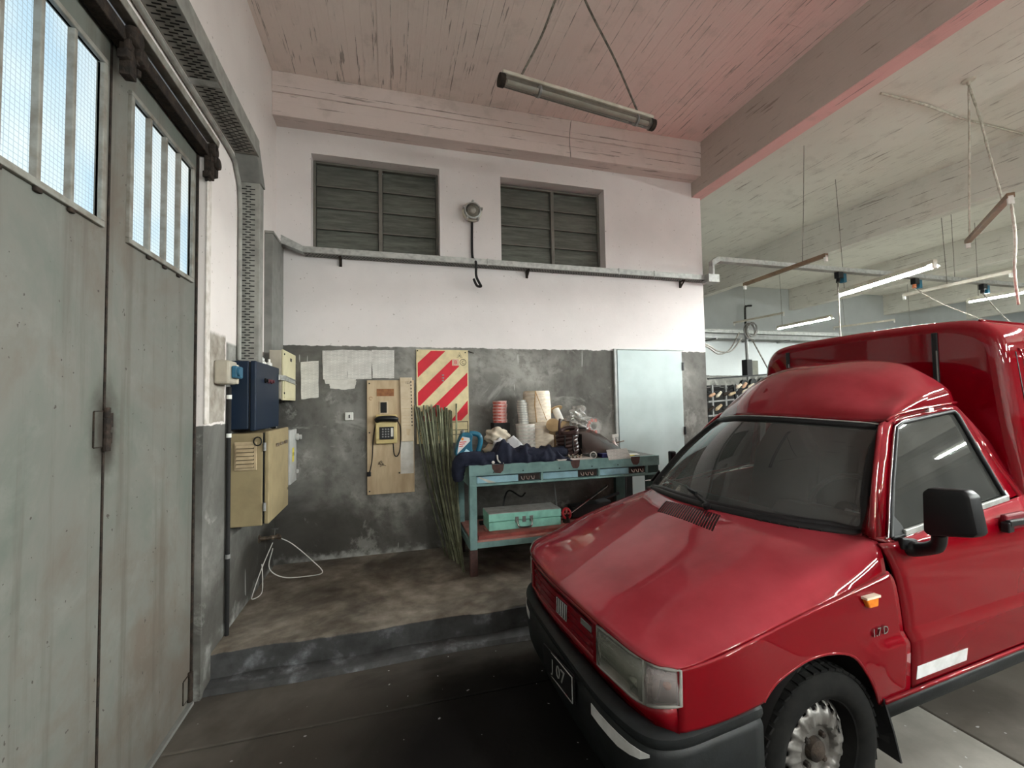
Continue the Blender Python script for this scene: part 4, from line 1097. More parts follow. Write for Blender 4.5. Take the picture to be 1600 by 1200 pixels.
MB().box(BX0+0.05, BX1-0.1, BY0+0.03, BY1, 0.84, 0.85).build('drawer_floor', M['teal_shade'], bn)
MB().box(BX0+0.03, BX1-0.03, BY1-0.02, BY1, 0.85, 1.0).build('back_panel', M['teal_shade'], bn)
MB().box(BX0, BX0+0.012, BY0+0.03, BY1, 0.85, 1.0).build('end_panel', M['teal'], bn)
MB().box(BX1-0.012, BX1, BY0+0.03, BY1, 0.85, 1.0).build('end_panel', M['teal_shade'], bn)
dx = [BX0+0.062, 1.19, 1.695, BX1-0.11]
for i in range(3):
    a, b_ = dx[i], dx[i+1]-0.018
    MB().box(b_, b_+0.018, BY0-0.008, BY0+0.03, 0.868, 0.932).build('divider', M['teal'], bn, bevel=0.002)
    d = MB().box(a, b_, BY0+0.012, BY0+0.05, 0.870, 0.922).build('drawer_front', M['drawer_blue'], bn, bevel=0.003)
    # dark scraped end with the pull
    c = a+(b_-a)*0.66
    MB().box(c-0.01, b_-0.004, BY0+0.006, BY0+0.014, 0.873, 0.926).build('scraped_corner', M['scrape'], d, bevel=0.002)
    mb = MB()
    for k in range(3):
        q = c+0.025+k*0.042
        mb.tube(smooth_path([(q-0.012, BY0+0.008, 0.905), (q-0.006, BY0-0.006, 0.885), (q+0.008, BY0-0.006, 0.885), (q+0.014, BY0+0.008, 0.905)], 3), 0.0055, 6)
    mb.build('drawer_pull', M['chrome'], d, smooth=True)
    MB().prism([(a+0.004, BY0+0.010, 0.921), (a+0.09, BY0+0.010, 0.872), (a+0.15, BY0+0.010, 0.872), (a+0.02, BY0+0.010, 0.921)], (0, -0.0015, 0)).build('worn_streak', M['paper_plain'], d) if i == 0 else None
ZS = 0.435
MB().box(BX0+0.055, BX1-0.1, BY0, BY0+0.025, 0.375, 0.42).build('shelf_rail', M['teal'], bn, bevel=0.003)
MB().box(BX0+0.055, BX1-0.1, BY1-0.03, BY1, 0.375, 0.42).build('shelf_rail', M['teal_shade'], bn, bevel=0.003)
MB().box(BX0, BX0+0.03, BY0+0.05, BY1-0.05, 0.36, 0.42).build('side_rail', M['teal'], bn, bevel=0.003)
MB().box(BX0+0.02, BX1-0.02, BY0+0.004, BY1-0.02, 0.42, ZS).build('lower_shelf', M['pinkish'], bn, bevel=0.002)
# on the lower shelf
pl = MB().obox((1.08, 3.47, ZS+0.014), (0.42, 0.01, 0), (0, 0.05, 0), (0, 0, 0.013)).build('red_plank', M['red_old'], bevel=0.003)
tag(pl, 'faded red plank lying along the front of the lower bench shelf', 'plank')
pl = MB().obox((1.25, 3.60, ZS+0.012), (0.5, -0.015, 0), (0, 0.045, 0), (0, 0, 0.011)).build('steel_strip', M['pinkish'], bevel=0.003)
tag(pl, 'pinkish flat strip under the mint toolbox', 'plank')
for i, (y, z, mt, ln) in enumerate(((3.72, ZS+0.012, 'red_old', 0.5), (3.84, ZS+0.012, 'black_rough', 0.55))):
    o = MB().obox((1.3, y, z), (ln, 0.01, 0), (0, 0.03, 0), (0, 0, 0.011)).build('metal_offcut', M[mt], bevel=0.002)
    tag(o, ['dull red offcut behind the mint toolbox', 'black offcut at the back of the lower shelf'][i], 'offcut')
tb = thing('toolbox', 'mint green metal toolbox with wire handle on the lower bench shelf', 'toolbox', (1.07, 3.6, ZS+0.025))
TZ0, TZ1 = ZS+0.027, ZS+0.165
MB().box(0.765, 1.385, 3.505, 3.74, TZ0, TZ0+0.068).build('box_base', M['mint'], tb, bevel=0.004)
ld = MB().box(0.762, 1.388, 3.502, 3.742, TZ0+0.073, TZ1-0.004).build('box_lid', M['mint'], tb, bevel=0.004)
MB().box(0.766, 1.384, 3.506, 3.738, TZ1-0.005, TZ1-0.001).build('dusty_top', M['toolbox_top'], ld)
hx = 1.06
MB().tube(smooth_path([(hx-0.062, 3.498, TZ0+0.075), (hx-0.06, 3.475, TZ0+0.045), (hx-0.04, 3.468, TZ0+0.022), (hx+0.04, 3.468, TZ0+0.022), (hx+0.06, 3.475, TZ0+0.045), (hx+0.062, 3.498, TZ0+0.075)], 5), 0.007, 8).build('wire_handle', M['chrome'], tb, smooth=True)
for s in (-0.062, 0.062, 0.0):
    MB().box(hx+s-0.014, hx+s+0.014, 3.494, 3.506, TZ0+0.055, TZ0+0.10).build('hasp', M['steel'], tb, bevel=0.002)
vw = thing('valve_wheel', 'small red hand wheel lying behind the mint toolbox', 'wheel', (1.48, 3.6, ZS))
p0 = Vector((1.46, 3.56, ZS+0.10))
MB().tube([p0+Vector((0.035*math.cos(a), 0.012*math.sin(a), 0.04*math.sin(a))) for a in [i*math.pi/8 for i in range(16)]], 0.011, 8, closed=True).build('wheel_rim', simple('red hand wheel', (0.5, 0.02, 0.03), 0.5), vw, smooth=True)
MB().bar(p0-Vector((0.035, 0, 0)), p0+Vector((0.035, 0, 0)), 0.014, 0.014).bar(p0-Vector((0, 0, 0.04)), p0+Vector((0, 0, 0.04)), 0.014, 0.014).build('wheel_spokes', M['red_old'], vw)
MB().lathe([(0.03, 0), (0.03, 0.07), (0.014, 0.075), (0.014, 0.10)], (1.46, 3.565, ZS), (0, 0, 1), 12).build('valve_body', M['rust'], vw, smooth=True)
for i, (a, b_, r, mt, lb) in enumerate((((1.50, 3.60, ZS+0.085), (1.95, 3.75, ZS+0.27), 0.010, 'chrome', 'bright rod slanting up from the red hand wheel on the lower shelf'),
        ((1.42, 3.66, ZS+0.03), (1.48, 3.9, ZS+0.32), 0.007, 'steel', 'thin grey rod standing behind the mint toolbox'),
        ((1.5, 3.7, ZS+0.03), (2.15, 3.66, ZS+0.05), 0.02, 'rust', 'rusty pipe lying at the shelf end by the van'),
        ((1.55, 3.85, ZS+0.02), (2.15, 3.90, ZS+0.16), 0.016, 'black', 'black tube lying at the back of the shelf end by the van'))):
    o = MB().cyl(a, b_, r, 8).build('metal_rod', M[mt], smooth=True); tag(o, lb, 'rod')
o = MB().tube(smooth_path([(0.95, 3.85, ZS+0.01), (1.0, 3.9, ZS+0.2), (1.06, 3.95, ZS+0.25), (1.15, 3.9, ZS+0.2), (1.18, 3.85, ZS+0.24)], 6), 0.008, 6).build('black_cable', M['black'], smooth=True)
tag(o, 'black cable coiled behind the mint toolbox', 'cable')
o = MB().obox((1.75, 3.72, ZS+0.09), (0.20, 0.02, 0.01), (0, 0.06, 0), (0, 0, 0.05)).build('dark_crate', M['black_rough'], bevel=0.008)
tag(o, 'low dark box on the lower shelf half hidden by the van bonnet', 'box')
o = MB().obox((1.62, 3.49, PLAT+0.06), (0.16, 0.02, 0), (0, 0.07, 0), (0, 0, 0.058)).build('dark_block', M['black_rough'], bevel=0.01)
tag(o, 'dark block on the platform under the bench by the van nose', 'block')

# ---- on the bench top
Z0 = BT+0.001
jk = thing('navy_jacket', 'crumpled navy work jacket lying over the near end of the bench', 'jacket', (0.9, 3.5, BT))
def jz(x, y):
    u = (x-0.56)/(1.46-0.56); v = (y-3.372)/(3.70-3.372)
    prof = 0.028+0.115*math.exp(-((u-0.36)/0.10)**2)+0.075*math.exp(-((u-0.58)/0.16)**2)+0.055*math.exp(-((u-0.82)/0.14)**2)+0.045*math.exp(-((u-0.1)/0.1)**2)
    e = max(0.0, min(1, v*5))*max(0.0, min(1, (1-v)*3))*max(0, min(1, u*9))*max(0, min(1, (1-u)*7))
    f = 0.016*math.sin(x*31+y*23+2*math.sin(y*17))+0.010*math.sin(x*63-y*41+1.3)+0.006*math.sin(x*110+y*90)
    return Z0+0.004+(prof+f)*(e**0.6)
rows = []
nxx, nyy = 70, 26
for j in range(nyy+1):
    y = 3.372+0.33*j/nyy
    rows.append([(0.56+0.90*i/nxx, y+0.016*math.sin(i*0.45)+0.008*math.sin(i*1.1), jz(0.56+0.90*i/nxx, y)) for i in range(nxx+1)])
MB().grid(rows).build('jacket_body', M['navy'], jk, smooth='all', solid=0.006)
MB().tube(smooth_path([(0.80, 3.44, Z0+0.045), (0.70, 3.43, Z0+0.045), (0.60, 3.44, Z0+0.055), (0.53, 3.46, Z0+0.02), (0.515, 3.48, Z0-0.06), (0.52, 3.5, Z0-0.12)], 5), [0.05, 0.052, 0.055, 0.05, 0.045, 0.046, 0.05, 0.05, 0.055, 0.05, 0.05, 0.055, 0.06, 0.062, 0.06, 0.06, 0.058, 0.055, 0.055, 0.055, 0.05, 0.05, 0.05, 0.045, 0.045, 0.04][:26], 12).build('sleeve', M['navy'], jk, smooth='all')
MB().tube(smooth_path([(1.05, 3.44, Z0+0.06), (1.2, 3.45, Z0+0.055), (1.35, 3.47, Z0+0.06), (1.45, 3.50, Z0+0.065)], 5), [0.05, 0.05, 0.048, 0.052, 0.05, 0.046, 0.05, 0.052, 0.05, 0.047, 0.048, 0.05, 0.052, 0.05, 0.04, 0.03], 12).build('sleeve', M['navy'], jk, smooth='all')
mb = MB()
p = at_y(777, 712, 3.37); q = at_y(789, 721, 3.368)
MB().tube(smooth_path([(p.x, 3.375, Z0+0.075), (p.x+0.005, 3.37, Z0+0.035), (p.x+0.03, 3.37, Z0+0.012), (p.x+0.05, 3.366, Z0+0.008)], 4), 0.006, 6).build('white_drawstring', M['white_plastic'], jk, smooth=True)
MB().lathe([(0.0001, 0), (0.012, 0.004), (0.012, 0.012), (0.0001, 0.016)], (p.x-0.035, 3.372, Z0+0.02), (0, -1, 0), 10).build('white_tag', M['white_plastic'], jk, smooth=True)

jg = thing('oil_jug', 'teal blue oil jug with pale slanted label on the bench end', 'jug', (0.62, 3.52, Z0+0.05))
JY = 3.50
def jp(px, py): p = at_y(px, py, JY-0.03); return Vector((p.x, JY-0.045, p.z))
outl = [(712, 713), (711, 706), (716, 690), (720, 680), (722, 676), (731, 676), (744, 677), (751, 680), (754, 688), (752, 702), (749, 712)]
hole = [(739, 697), (741, 687), (746, 683), (749, 687), (748, 696), (745, 704), (741, 704)]
op = [jp(*q) for q in outl]; hp = [jp(*q) for q in hole]
# body with a handle opening: ring of quads between outline and opening on the right, solid on the left
mb = MB()
body = [jp(*q) for q in ((712, 713), (711, 706), (716, 690), (720, 680), (722, 676), (734, 676), (739, 680), (737, 690), (738, 703), (742, 712))]
mb.prism(body, (0, 0.10, 0)); mb.build('jug_body', M['jug_blue'], jg, bevel=0.010)
MB().tube(smooth_path([jp(735, 678)+Vector((0, .05, 0)), jp(743, 678)+Vector((0, .05, 0)), jp(750, 681)+Vector((0, .05, 0)), jp(752, 689)+Vector((0, .05, 0)), jp(750, 700)+Vector((0, .05, 0)), jp(747, 708)+Vector((0, .05, 0)), jp(741, 710)+Vector((0, .05, 0))], 5), 0.021, 10).build('jug_handle', M['jug_blue'], jg, smooth=True)
MB().prism([jp(714, 709)+Vector((0, -0.0005, 0)), jp(717, 691)+Vector((0, -0.0005, 0)), jp(722, 682)+Vector((0, -0.0005, 0)), jp(733, 684)+Vector((0, -0.0005, 0)), jp(734, 689)+Vector((0, -0.0005, 0)), jp(720, 703)+Vector((0, -0.0005, 0))], (0, -0.0012, 0)).build('jug_label', M['jug_label'], jg)
MB().lathe([(0.011, 0), (0.011, 0.0008)], jp(722, 686)+Vector((0, -0.0018, 0)), (0, -1, 0), 12).build('label_emblem', simple('orange emblem', (0.75, 0.25, 0.03), 0.4), jg)
for k in range(3):
    a = jp(717.5-k*0.3, 691+k*3.2)+Vector((0, -0.0022, 0)); MB().bar(a, a+Vector((0.055-0.012*k, 0, 0.003)), 0.0008, 0.007).build('label_line', M['label_red'], jg)
MB().prism([jp(724, 707)+Vector((0, -0.0005, 0)), jp(728, 701)+Vector((0, -0.0005, 0)), jp(735, 706)+Vector((0, -0.0005, 0)), jp(735, 709)+Vector((0, -0.0005, 0))], (0, -0.001, 0)).build('pale_print', simple('pale blue print', (0.45, 0.65, 0.75), 0.4), jg)
MB().lathe([(0.016, 0), (0.017, 0.02), (0.012, 0.026)], jp(724, 677)+Vector((0, 0.05, -0.004)), (-0.2, 0, 1), 14).build('jug_cap', M['grey_paint'], jg, smooth=True)

# tape rolls, ring stacks, wrapped rolls
def roll(name, c, r, h, mat, label, cat, group=None, band=None, hole=0.35):
    t = thing(name, label, cat, c, group=group)
    MB().lathe([(r*hole, 0.0), (r, 0.0), (r, h), (r*hole, h), (r*hole, 0)], c, (0, 0, 1), 24, caps=False).build('roll_body', mat, t, bevel=0.0)
    if band: MB().lathe([(r*1.01, h*0.62), (r*1.02, h*0.7), (r*1.02, h*0.95), (r*1.01, h)], c, (0, 0, 1), 24, caps=False).build('roll_edge', band, t)
    return t
rx, ry = 0.975, 3.93
nn = 7; hh = 0.0285
zb = 1.515-nn*hh
o = MB().box(rx-0.075, rx+0.075, ry-0.07, ry+0.07, Z0, zb-0.001).build('carton', M['black_rough'], bevel=0.005); tag(o, 'added upright carton, black as painted shadow, carrying the red tape rolls behind the creamy bag', 'carton')  # added as a support, coloured black to paint in the shadow there
for k in range(nn):
    c = Vector((rx+random.uniform(-.003, .003), ry+random.uniform(-.003, .003), zb+k*hh))
    roll('tape_roll', c, 0.064, hh*0.97, M['tape_red'], ORD[nn-1-k]+' red and pink tape roll from the top of its stack', 'tape roll', 'red and pink tape rolls in one stack', M['tape_pink'])
sx, sy = 1.185, 3.80
for k in range(9):
    h = 0.0325
    c = Vector((sx-0.006+random.uniform(-.003, .003), sy, Z0+k*h))
    roll('wide_metal_ring', c, 0.086, h*0.93, M['ring'], ORD[8-k]+' wide silver ring from the top of the lower ring stack', 'ring', 'wide silver rings in the lower stack', M['tape_white'], 0.3)
zt = Z0+9*0.0325
for k in range(10):
    h = 0.0215
    c = Vector((sx-0.02-0.002*k+random.uniform(-.002, .002), sy+0.01, zt+k*h))
    roll('narrow_metal_ring', c, 0.047 if k < 9 else 0.038, h*0.93, M['ring'], ORD[9-k]+' narrow silver ring from the top of the upper ring stack', 'ring', 'narrow silver rings in the upper stack', M['galv'], 0.4)
def bigroll(c, r0, r1, h, label):
    t = thing('wrapped_roll', label, 'roll', c)
    MB().lathe([(0.02, 0.0), (r0*0.97, 0.0), (r0, 0.01), (r0*1.0, h*0.5), (r1, h-0.01), (r1*0.97, h), (0.02, h)], c, (0, 0, 1), 30).build('film_wrap', M['wrap'], t, smooth=True)
    mb = MB()
    for k in range(9):
        z = h*(0.1+0.1*k); rr = r0+(r1-r0)*z/h+0.001
        mb.tube([c+Vector((rr*math.cos(a), rr*math.sin(a), z+0.004*math.sin(a*2+k))) for a in [i*math.pi/12 for i in range(24)]], 0.0022, 5, closed=True)
    o = mb.build('string_turns', M['tape_white'], t); o['kind'] = 'stuff'
    return t
b1 = bigroll(Vector((1.335, 3.88, Z0)), 0.138, 0.128, 0.300, 'lower of two film wrapped rolls on the bench')
b2 = bigroll(Vector((1.318, 3.89, Z0+0.302)), 0.134, 0.123, 0.285, 'upper of two film wrapped rolls tied with orange twine')
c = Vector((1.318, 3.89, Z0+0.302))
MB().tube([c+Vector((-0.05, -0.123, 0.285)), c+Vector((-0.06, -0.128, 0.15)), c+Vector((-0.045, -0.132, 0.0))], 0.004, 6).tube([c+Vector((-0.045, -0.123, 0.27)), c+Vector((0.0, -0.132, 0.14)), c+Vector((0.05, -0.128, 0.02))], 0.003, 6).build('twine', M['twine'], b2)

def lump(name, c, rx_, ry_, rz_, mat, label, cat, seed=0, sub=3, amp=0.22, parent=None):
    bm = bmesh.new(); bmesh.ops.create_icosphere(bm, subdivisions=sub, radius=1.0)
    rnd = random.Random(seed); ph_ = [rnd.uniform(0, 6.28) for _ in range(9)]
    for v in bm.verts:
        p = v.co
        d = 1+amp*(math.sin(p.x*4+ph_[0])*math.sin(p.y*5+ph_[1])+0.6*math.sin(p.z*7+p.x*6+ph_[2])+0.4*math.sin(p.x*13+p.y*11+ph_[3])*math.sin(p.z*12+ph_[4]))
        v.co = Vector((p.x*rx_*d, p.y*ry_*d, max(p.z*rz_*d, -rz_*0.85)))
    zmin = min(v.co.z for v in bm.verts)
    for v in bm.verts: v.co.z -= zmin
    me = bpy.data.meshes.new(name); bm.to_mesh(me); bm.free()
    for p in me.polygons: p.use_smooth = True
    me.materials.append(mat)
    o = bpy.data.objects.new(name, me); COL.objects.link(o); o.location = c; WM[o.name] = Matrix.Translation(Vector(c))
    return tag(o, label, cat)
lump('plastic_bag', (0.90, 3.72, Z0+0.13), 0.10, 0.07, 0.075, M['cloth_cream'], 'creamy crumpled bag propped before the red tape rolls', 'bag', 3, 4, 0.17)
lump('rag_bundle', (0.88, 3.74, Z0), 0.10, 0.08, 0.072, M['cloth_cream'], 'beige bundle under the creamy crumpled bag', 'bundle', 5)
lump('white_bundle', (0.90, 3.64, Z0+0.002), 0.07, 0.05, 0.095, M['cloth_white'], 'white rag bundle behind the navy jacket near the jug', 'rag', 8, 3, 0.15)
lump('white_bundle', (1.025, 3.66, Z0+0.002), 0.075, 0.05, 0.100, M['cloth_white'], 'white rag bundle against the wide silver rings', 'rag', 9, 3, 0.15)

# hose coil
hc = thing('hose_coil', 'coil of glossy dark brown rubber hose on a cream tray', 'hose', (1.46, 3.55, Z0+0.014))
cx_, cy_ = 1.472, 3.54
pts = []
for i in range(0, 130):
    a = i*2*math.pi/20; z = Z0+0.04+0.0275*i/20+0.012*math.sin(a*1.0+i*0.02)
    r = 0.078+0.006*math.sin(i*0.7)
    pts.append((cx_+r*math.cos(a), cy_+r*0.8*math.sin(a), z))
MB().tube(pts, 0.0225, 10).build('hose_turns', M['hose'], hc, smooth=True)
pts = [(cx_+0.07*math.cos(a)+0.01, cy_-0.02+0.05*math.sin(a), Z0+0.235+0.022*math.sin(a+0.6)) for a in [i*2*math.pi/18 for i in range(22)]]
MB().tube(pts, 0.0185, 10).build('hose_top_loop', M['hose'], hc, smooth=True)
for s in (-0.052, 0.02):
    MB().tube(smooth_path([(cx_+s, cy_-0.085, Z0+0.20), (cx_+s-0.005, cy_-0.088, Z0+0.12), (cx_+s+0.005, cy_-0.083, Z0+0.05)], 4), 0.007, 6).build('tie', M['black'], hc, smooth=True)
MB().tube(smooth_path([(cx_-0.08, cy_-0.03, Z0+0.2), (cx_-0.085, cy_-0.04, Z0+0.27), (cx_-0.07, cy_-0.02, Z0+0.33), (cx_-0.05, cy_+0.02, Z0+0.31)], 5), 0.012, 8).build('hose_end', M['hose'], hc, smooth=True)
pt = MB().obox((1.47, 3.48, Z0+0.007), (0.155, 0.0, 0), (0, 0.11, 0), (0, 0, 0.006)).build('cream_tray', M['tape_white'], bevel=0.003)
tag(pt, 'thin cream board under the brown hose coil at the bench edge', 'board')
for k in range(4):
    o = MB().lathe([(0.010, 0), (0.012, 0.008), (0.007, 0.012), (0.007, 0.03)], (1.435+k*0.033, 3.405+0.01*(k % 2), Z0+0.014), (0.3*(k-1), 0.2, 1), 10).build('brass_fitting', M['brass'], smooth=True)
    tag(o, ORD[k]+' small brass fitting before the hose coil, counted from the jacket', 'fitting', 'brass fittings before the hose coil')
# spools
def spool(c, axis, r, l, label, core='white_plastic', rc=0.03):
    t = thing('cardboard_spool', label, 'spool', c); ax_ = Vector(axis).normalized(); c = Vector(c)
    MB().lathe([(0.008, 0), (r, 0), (r, 0.006), (0.008, 0.006)], c, ax_, 24).build('flange', M['card'], t)
    MB().lathe([(0.008, l), (r, l), (r, l+0.006), (0.008, l+0.006)], c, ax_, 24).build('flange', M['card'], t)
    MB().lathe([(rc, 0.004), (rc, l)], c, ax_, 20).build('spool_core', M[core], t, smooth=True)
    return t
_sp = at_y(864, 664, 3.68)
spool(_sp, (0.35, 0.8, -0.35), 0.062, 0.09, 'cardboard spool facing out just above the hose coil', 'black_rough', 0.035)
t = thing('thread_cone', 'white thread tube with a cardboard disc leaning beside the wrapped rolls', 'spool', (1.53, 3.92, Z0+0.3))
a = Vector((1.47, 3.95, Z0+0.46)); b_ = Vector((1.575, 3.85, Z0+0.31))
a, b_ = at_y(868, 640, 3.92), at_y(876, 658, 3.86)
MB().tube([a, b_], 0.036, 18).build('white_tube', M['white_plastic'], t, smooth=True)
MB().lathe([(0.01, 0), (0.07, 0), (0.07, 0.005), (0.01, 0.005)], a, (a-b_), 22).build('card_disc', M['card'], t)
for k, (x, y, z0_, z1_, mt, lb) in enumerate(((1.55, 3.90, Z0, Z0+0.30, 'card', 'brown carton behind the hose coil under the spools'), (1.70, 3.85, Z0, Z0+0.24, 'black_rough', 'dark carton under the clear plastic bag'))):
    o = MB().box(x-0.075, x+0.075, y-0.06, y+0.06, z0_, z1_).build('carton', M[mt], bevel=0.006); tag(o, lb, 'carton')
lump('clear_bag', (1.70, 3.86, Z0+0.24), 0.13, 0.08, 0.055, M['film'], 'clear plastic bag spread over the dark carton', 'bag', 21, 4, 0.35)
lump('clear_bag', (1.735, 3.90, Z0+0.33), 0.075, 0.05, 0.058, M['film'], 'puffed clear plastic bag standing highest on the bench', 'bag', 25, 4, 0.25)
t = thing('caution_tape_roll', 'roll of pale tape with red lettering blocks leaning behind the brown sheet', 'tape roll', (1.88, 3.86, Z0+0.15))
c = Vector((1.865, 3.83, Z0+0.245))
MB().lathe([(0.03, -0.02), (0.082, -0.02), (0.082, 0.02), (0.03, 0.02), (0.03, -0.02)], c, (-0.15, -1, 0.2), 26, caps=False).build('tape_body', M['film'], t, smooth=True)
mb = MB()
for k in range(7):
    a0 = 1.2+k*0.62
    e1_ = Vector((1, -0.15, 0)).normalized(); e2_ = Vector((0, 0.2, 1)).normalized()
    q = c+e1_*(0.056*math.cos(a0))+e2_*(0.056*math.sin(a0))+Vector((-0.003, -0.021, 0.004))
    mb.obox(q, e1_*0.012, Vector((0, 0.0008, 0)), e2_*0.015)
mb.build('red_blocks', M['tape_red'], t)
MB().grid([[(1.855, 3.805, Z0+0.17), (1.90, 3.80, Z0+0.17)], [(1.845, 3.78, Z0+0.10), (1.89, 3.775, Z0+0.10)], [(1.86, 3.765, Z0+0.05), (1.90, 3.76, Z0+0.05)]]).build('tape_tail', M['tape_white'], t, solid=0.001)
# brown glossy sheet, bent
rows = []
for i in range(9):
    u = i/8
    row = []
    for j in range(7):
        v = j/6
        A = Vector((1.60, 3.50, Z0+0.03)).lerp(Vector((1.60, 3.74, Z0+0.22)), v)
        B = Vector((2.02, 3.46, Z0+0.015)).lerp(Vector((1.93, 3.82, Z0+0.17)), v)
        p = A.lerp(B, u); p.z += 0.03*math.sin(u*math.pi)*(0.4+0.6*v); row.append(p)
    rows.append(row)
o = MB().grid(rows).build('brown_sheet', M['brown_sheet'], smooth='all', solid=0.004); tag(o, 'glossy dark brown bent sheet leaning at the bench end', 'sheet')
o = MB().obox((1.60, 3.66, Z0+0.10), (0.012, -0.03, 0), (0, 0.09, 0.0), (0, 0, 0.10)).build('black_sheet', M['black'], bevel=0.003); tag(o, 'black panel on edge between hose coil and brown sheet', 'panel')
t = thing('plastic_tube', 'dark tube with a pale open end lying at the bench edge', 'tube', (1.66, 3.44, Z0+0.03))
MB().lathe([(0.022, 0), (0.028, 0), (0.028, 0.16), (0.022, 0.16), (0.022, 0)], (1.648, 3.40, Z0+0.030), (0.55, 1, 0), 20, caps=False).build('tube_body', M['brown_sheet'], t, smooth=True)
MB().lathe([(0.022, -0.002), (0.0295, -0.002), (0.0295, 0.012), (0.022, 0.012), (0.022, -0.002)], (1.648, 3.40, Z0+0.030), (0.55, 1, 0), 20, caps=False).build('pale_rim', M['tape_white'], t, smooth=True)
pp0 = [at_y(*q, BY0-0.016) for q in ((947, 703), (979, 700), (986, 716), (951, 719))]
o = MB().prism([Vector((p.x, BY0-0.018-0.02*(i in (0, 1))*0, p.z)) for i, p in enumerate(pp0)], (0, -0.0015, 0)).build('printed_card', M['paper'], bevel=0.0); tag(o, 'white printed card hanging over the bench front edge', 'card')
o = MB().obox((1.83, 3.47, Z0+0.018), (0.09, 0.005, 0), (0, 0.05, 0), (0, 0, 0.016)).build('blue_folder', simple('dark blue folder', (0.03, 0.03, 0.11), 0.4), bevel=0.004); tag(o, 'dark blue folder under the brown sheet', 'folder')
for k, (x, y, a, mt, lb) in enumerate(((1.98, 3.48, 0.2, 'yellow', 'yellow slip of paper by the printed card'), (2.06, 3.52, -0.3, 'paper_plain', 'loose white paper at the far bench end'), (2.02, 3.62, 0.5, 'film', 'clear plastic sleeve at the far bench end'))):
    o = MB().obox((x, y, Z0+0.003+0.002*k), (0.08*math.cos(a), 0.08*math.sin(a), 0.0), (-0.05*math.sin(a), 0.05*math.cos(a), 0), (0, 0, 0.001)).build('paper_slip', M[mt]); tag(o, lb, 'paper')
t = thing('trigger_sprayer', 'small pale pink and white spray bottle at the far bench end', 'bottle', (2.02, 3.72, Z0))
q = Vector((2.03, 3.75, Z0))
MB().lathe([(0.03, 0), (0.036, 0.01), (0.036, 0.06), (0.015, 0.10), (0.013, 0.115)], q, (0, 0, 1), 18).build('bottle_body', simple('pale pink plastic', (0.65, 0.5, 0.47), 0.4), t, smooth=True)
MB().lathe([(0.016, 0.112), (0.016, 0.135), (0.01, 0.14)], q, (0, 0, 1), 14).obox(q+Vector((0.015, 0, 0.155)), (0.035, 0, 0.004), (0, 0.011, 0), (0, 0, 0.013)).bar(q+Vector((0.02, 0, 0.14)), q+Vector((0.05, 0, 0.105)), 0.01, 0.006).build('spray_head', M['white_plastic'], t, bevel=0.002)
MB().bar(q+Vector((0.03, 0, 0.09)), q+Vector((0.10, -0.02, 0.105)), 0.012, 0.010).build('nozzle_lever', M['brass'], t, bevel=0.002)

# dark posts behind the bench end
for i, (px0, px1, py0, py1, y, lb) in enumerate(((1046, 1055, 705, 740, 3.75, 'short black upright post between bench and windscreen'), )):
    a = at_y(px0, py0, y); b_ = at_y(px1, py1, y)
    o = MB().box(a.x, b_.x, y-0.03, y+0.03, PLAT, a.z).build('black_post', M['black'], bevel=0.012); tag(o, lb, 'post')
for i, (px0, px1, y, lb) in enumerate(((968, 982, 4.0, 'dark upright leg behind the bench end, nearest the wall'), (986, 1000, 3.95, 'dark upright leg seen under the far drawer'))):
    a = at_y(px0, 745, y); b_ = at_y(px1, 745, y)
    o = MB().box(a.x, b_.x, 4.04+0.05*i, 4.085+0.05*i, PLAT, 0.86).build('dark_upright', M['black_rough'], bevel=0.006); tag(o, lb, 'post')
# ================================================================== FLUORESCENT BATTENS
def batten(A, B, lit, style, wires, label, group=None, tube=True, refl=True, strong=False):
    A, B = Vector(A), Vector(B); d = (B-A).normalized(); up = Vector((0, 0, 1)); side = d.cross(up).normalized()
    t = thing('fluorescent_batten', label, 'light', (A+B)/2, group=group)
    body = M['batten_rust'] if style == 'rust' else M['batten_white']
    MB().bar(A+up*0.045, B+up*0.045, 0.045, 0.04).build('batten_body', body, t, bevel=0.004)
    for P, s in ((A, 1), (B, -1)):
        MB().obox(P+d*s*0.012+up*0.012, d*0.012, side*0.018, up*0.034).build('lamp_holder', M['white_plastic'], t, bevel=0.004)
    if tube:
        MB().tube([A+d*0.03, B-d*0.03], 0.016, 12).build('tube', (M['tube_row'] if strong else M['tube_on']) if lit else M['tube_off'], t, smooth=True)
    if lit and refl:
        n_ = 8; rows = []
        for q in (A+d*0.02, B-d*0.02):
            rows.append([q+side*(0.085*math.sin(w_))+up*(0.028-0.045*(1-math.cos(w_))) for w_ in [(-1.25+2.5*i/n_) for i in range(n_+1)]])
        MB().grid(rows).build('reflector', M['batten_white'], t, smooth=True, solid=0.002)
    for (f, top) in wires[:1]:
        p = A.lerp(B, f)+up*0.06; q = Vector(top); m_ = (p+q)/2
        MB().tube(smooth_path([p, m_+Vector((0.01, 0.005, -0.01)), q], 4), 0.0035, 6).build('hanging_wire', M['wire'], t)
    return t
def ceil(p): return (p.x, p.y, CEIL)
def along(A, B, f): return Vector(A).lerp(Vector(B), f)

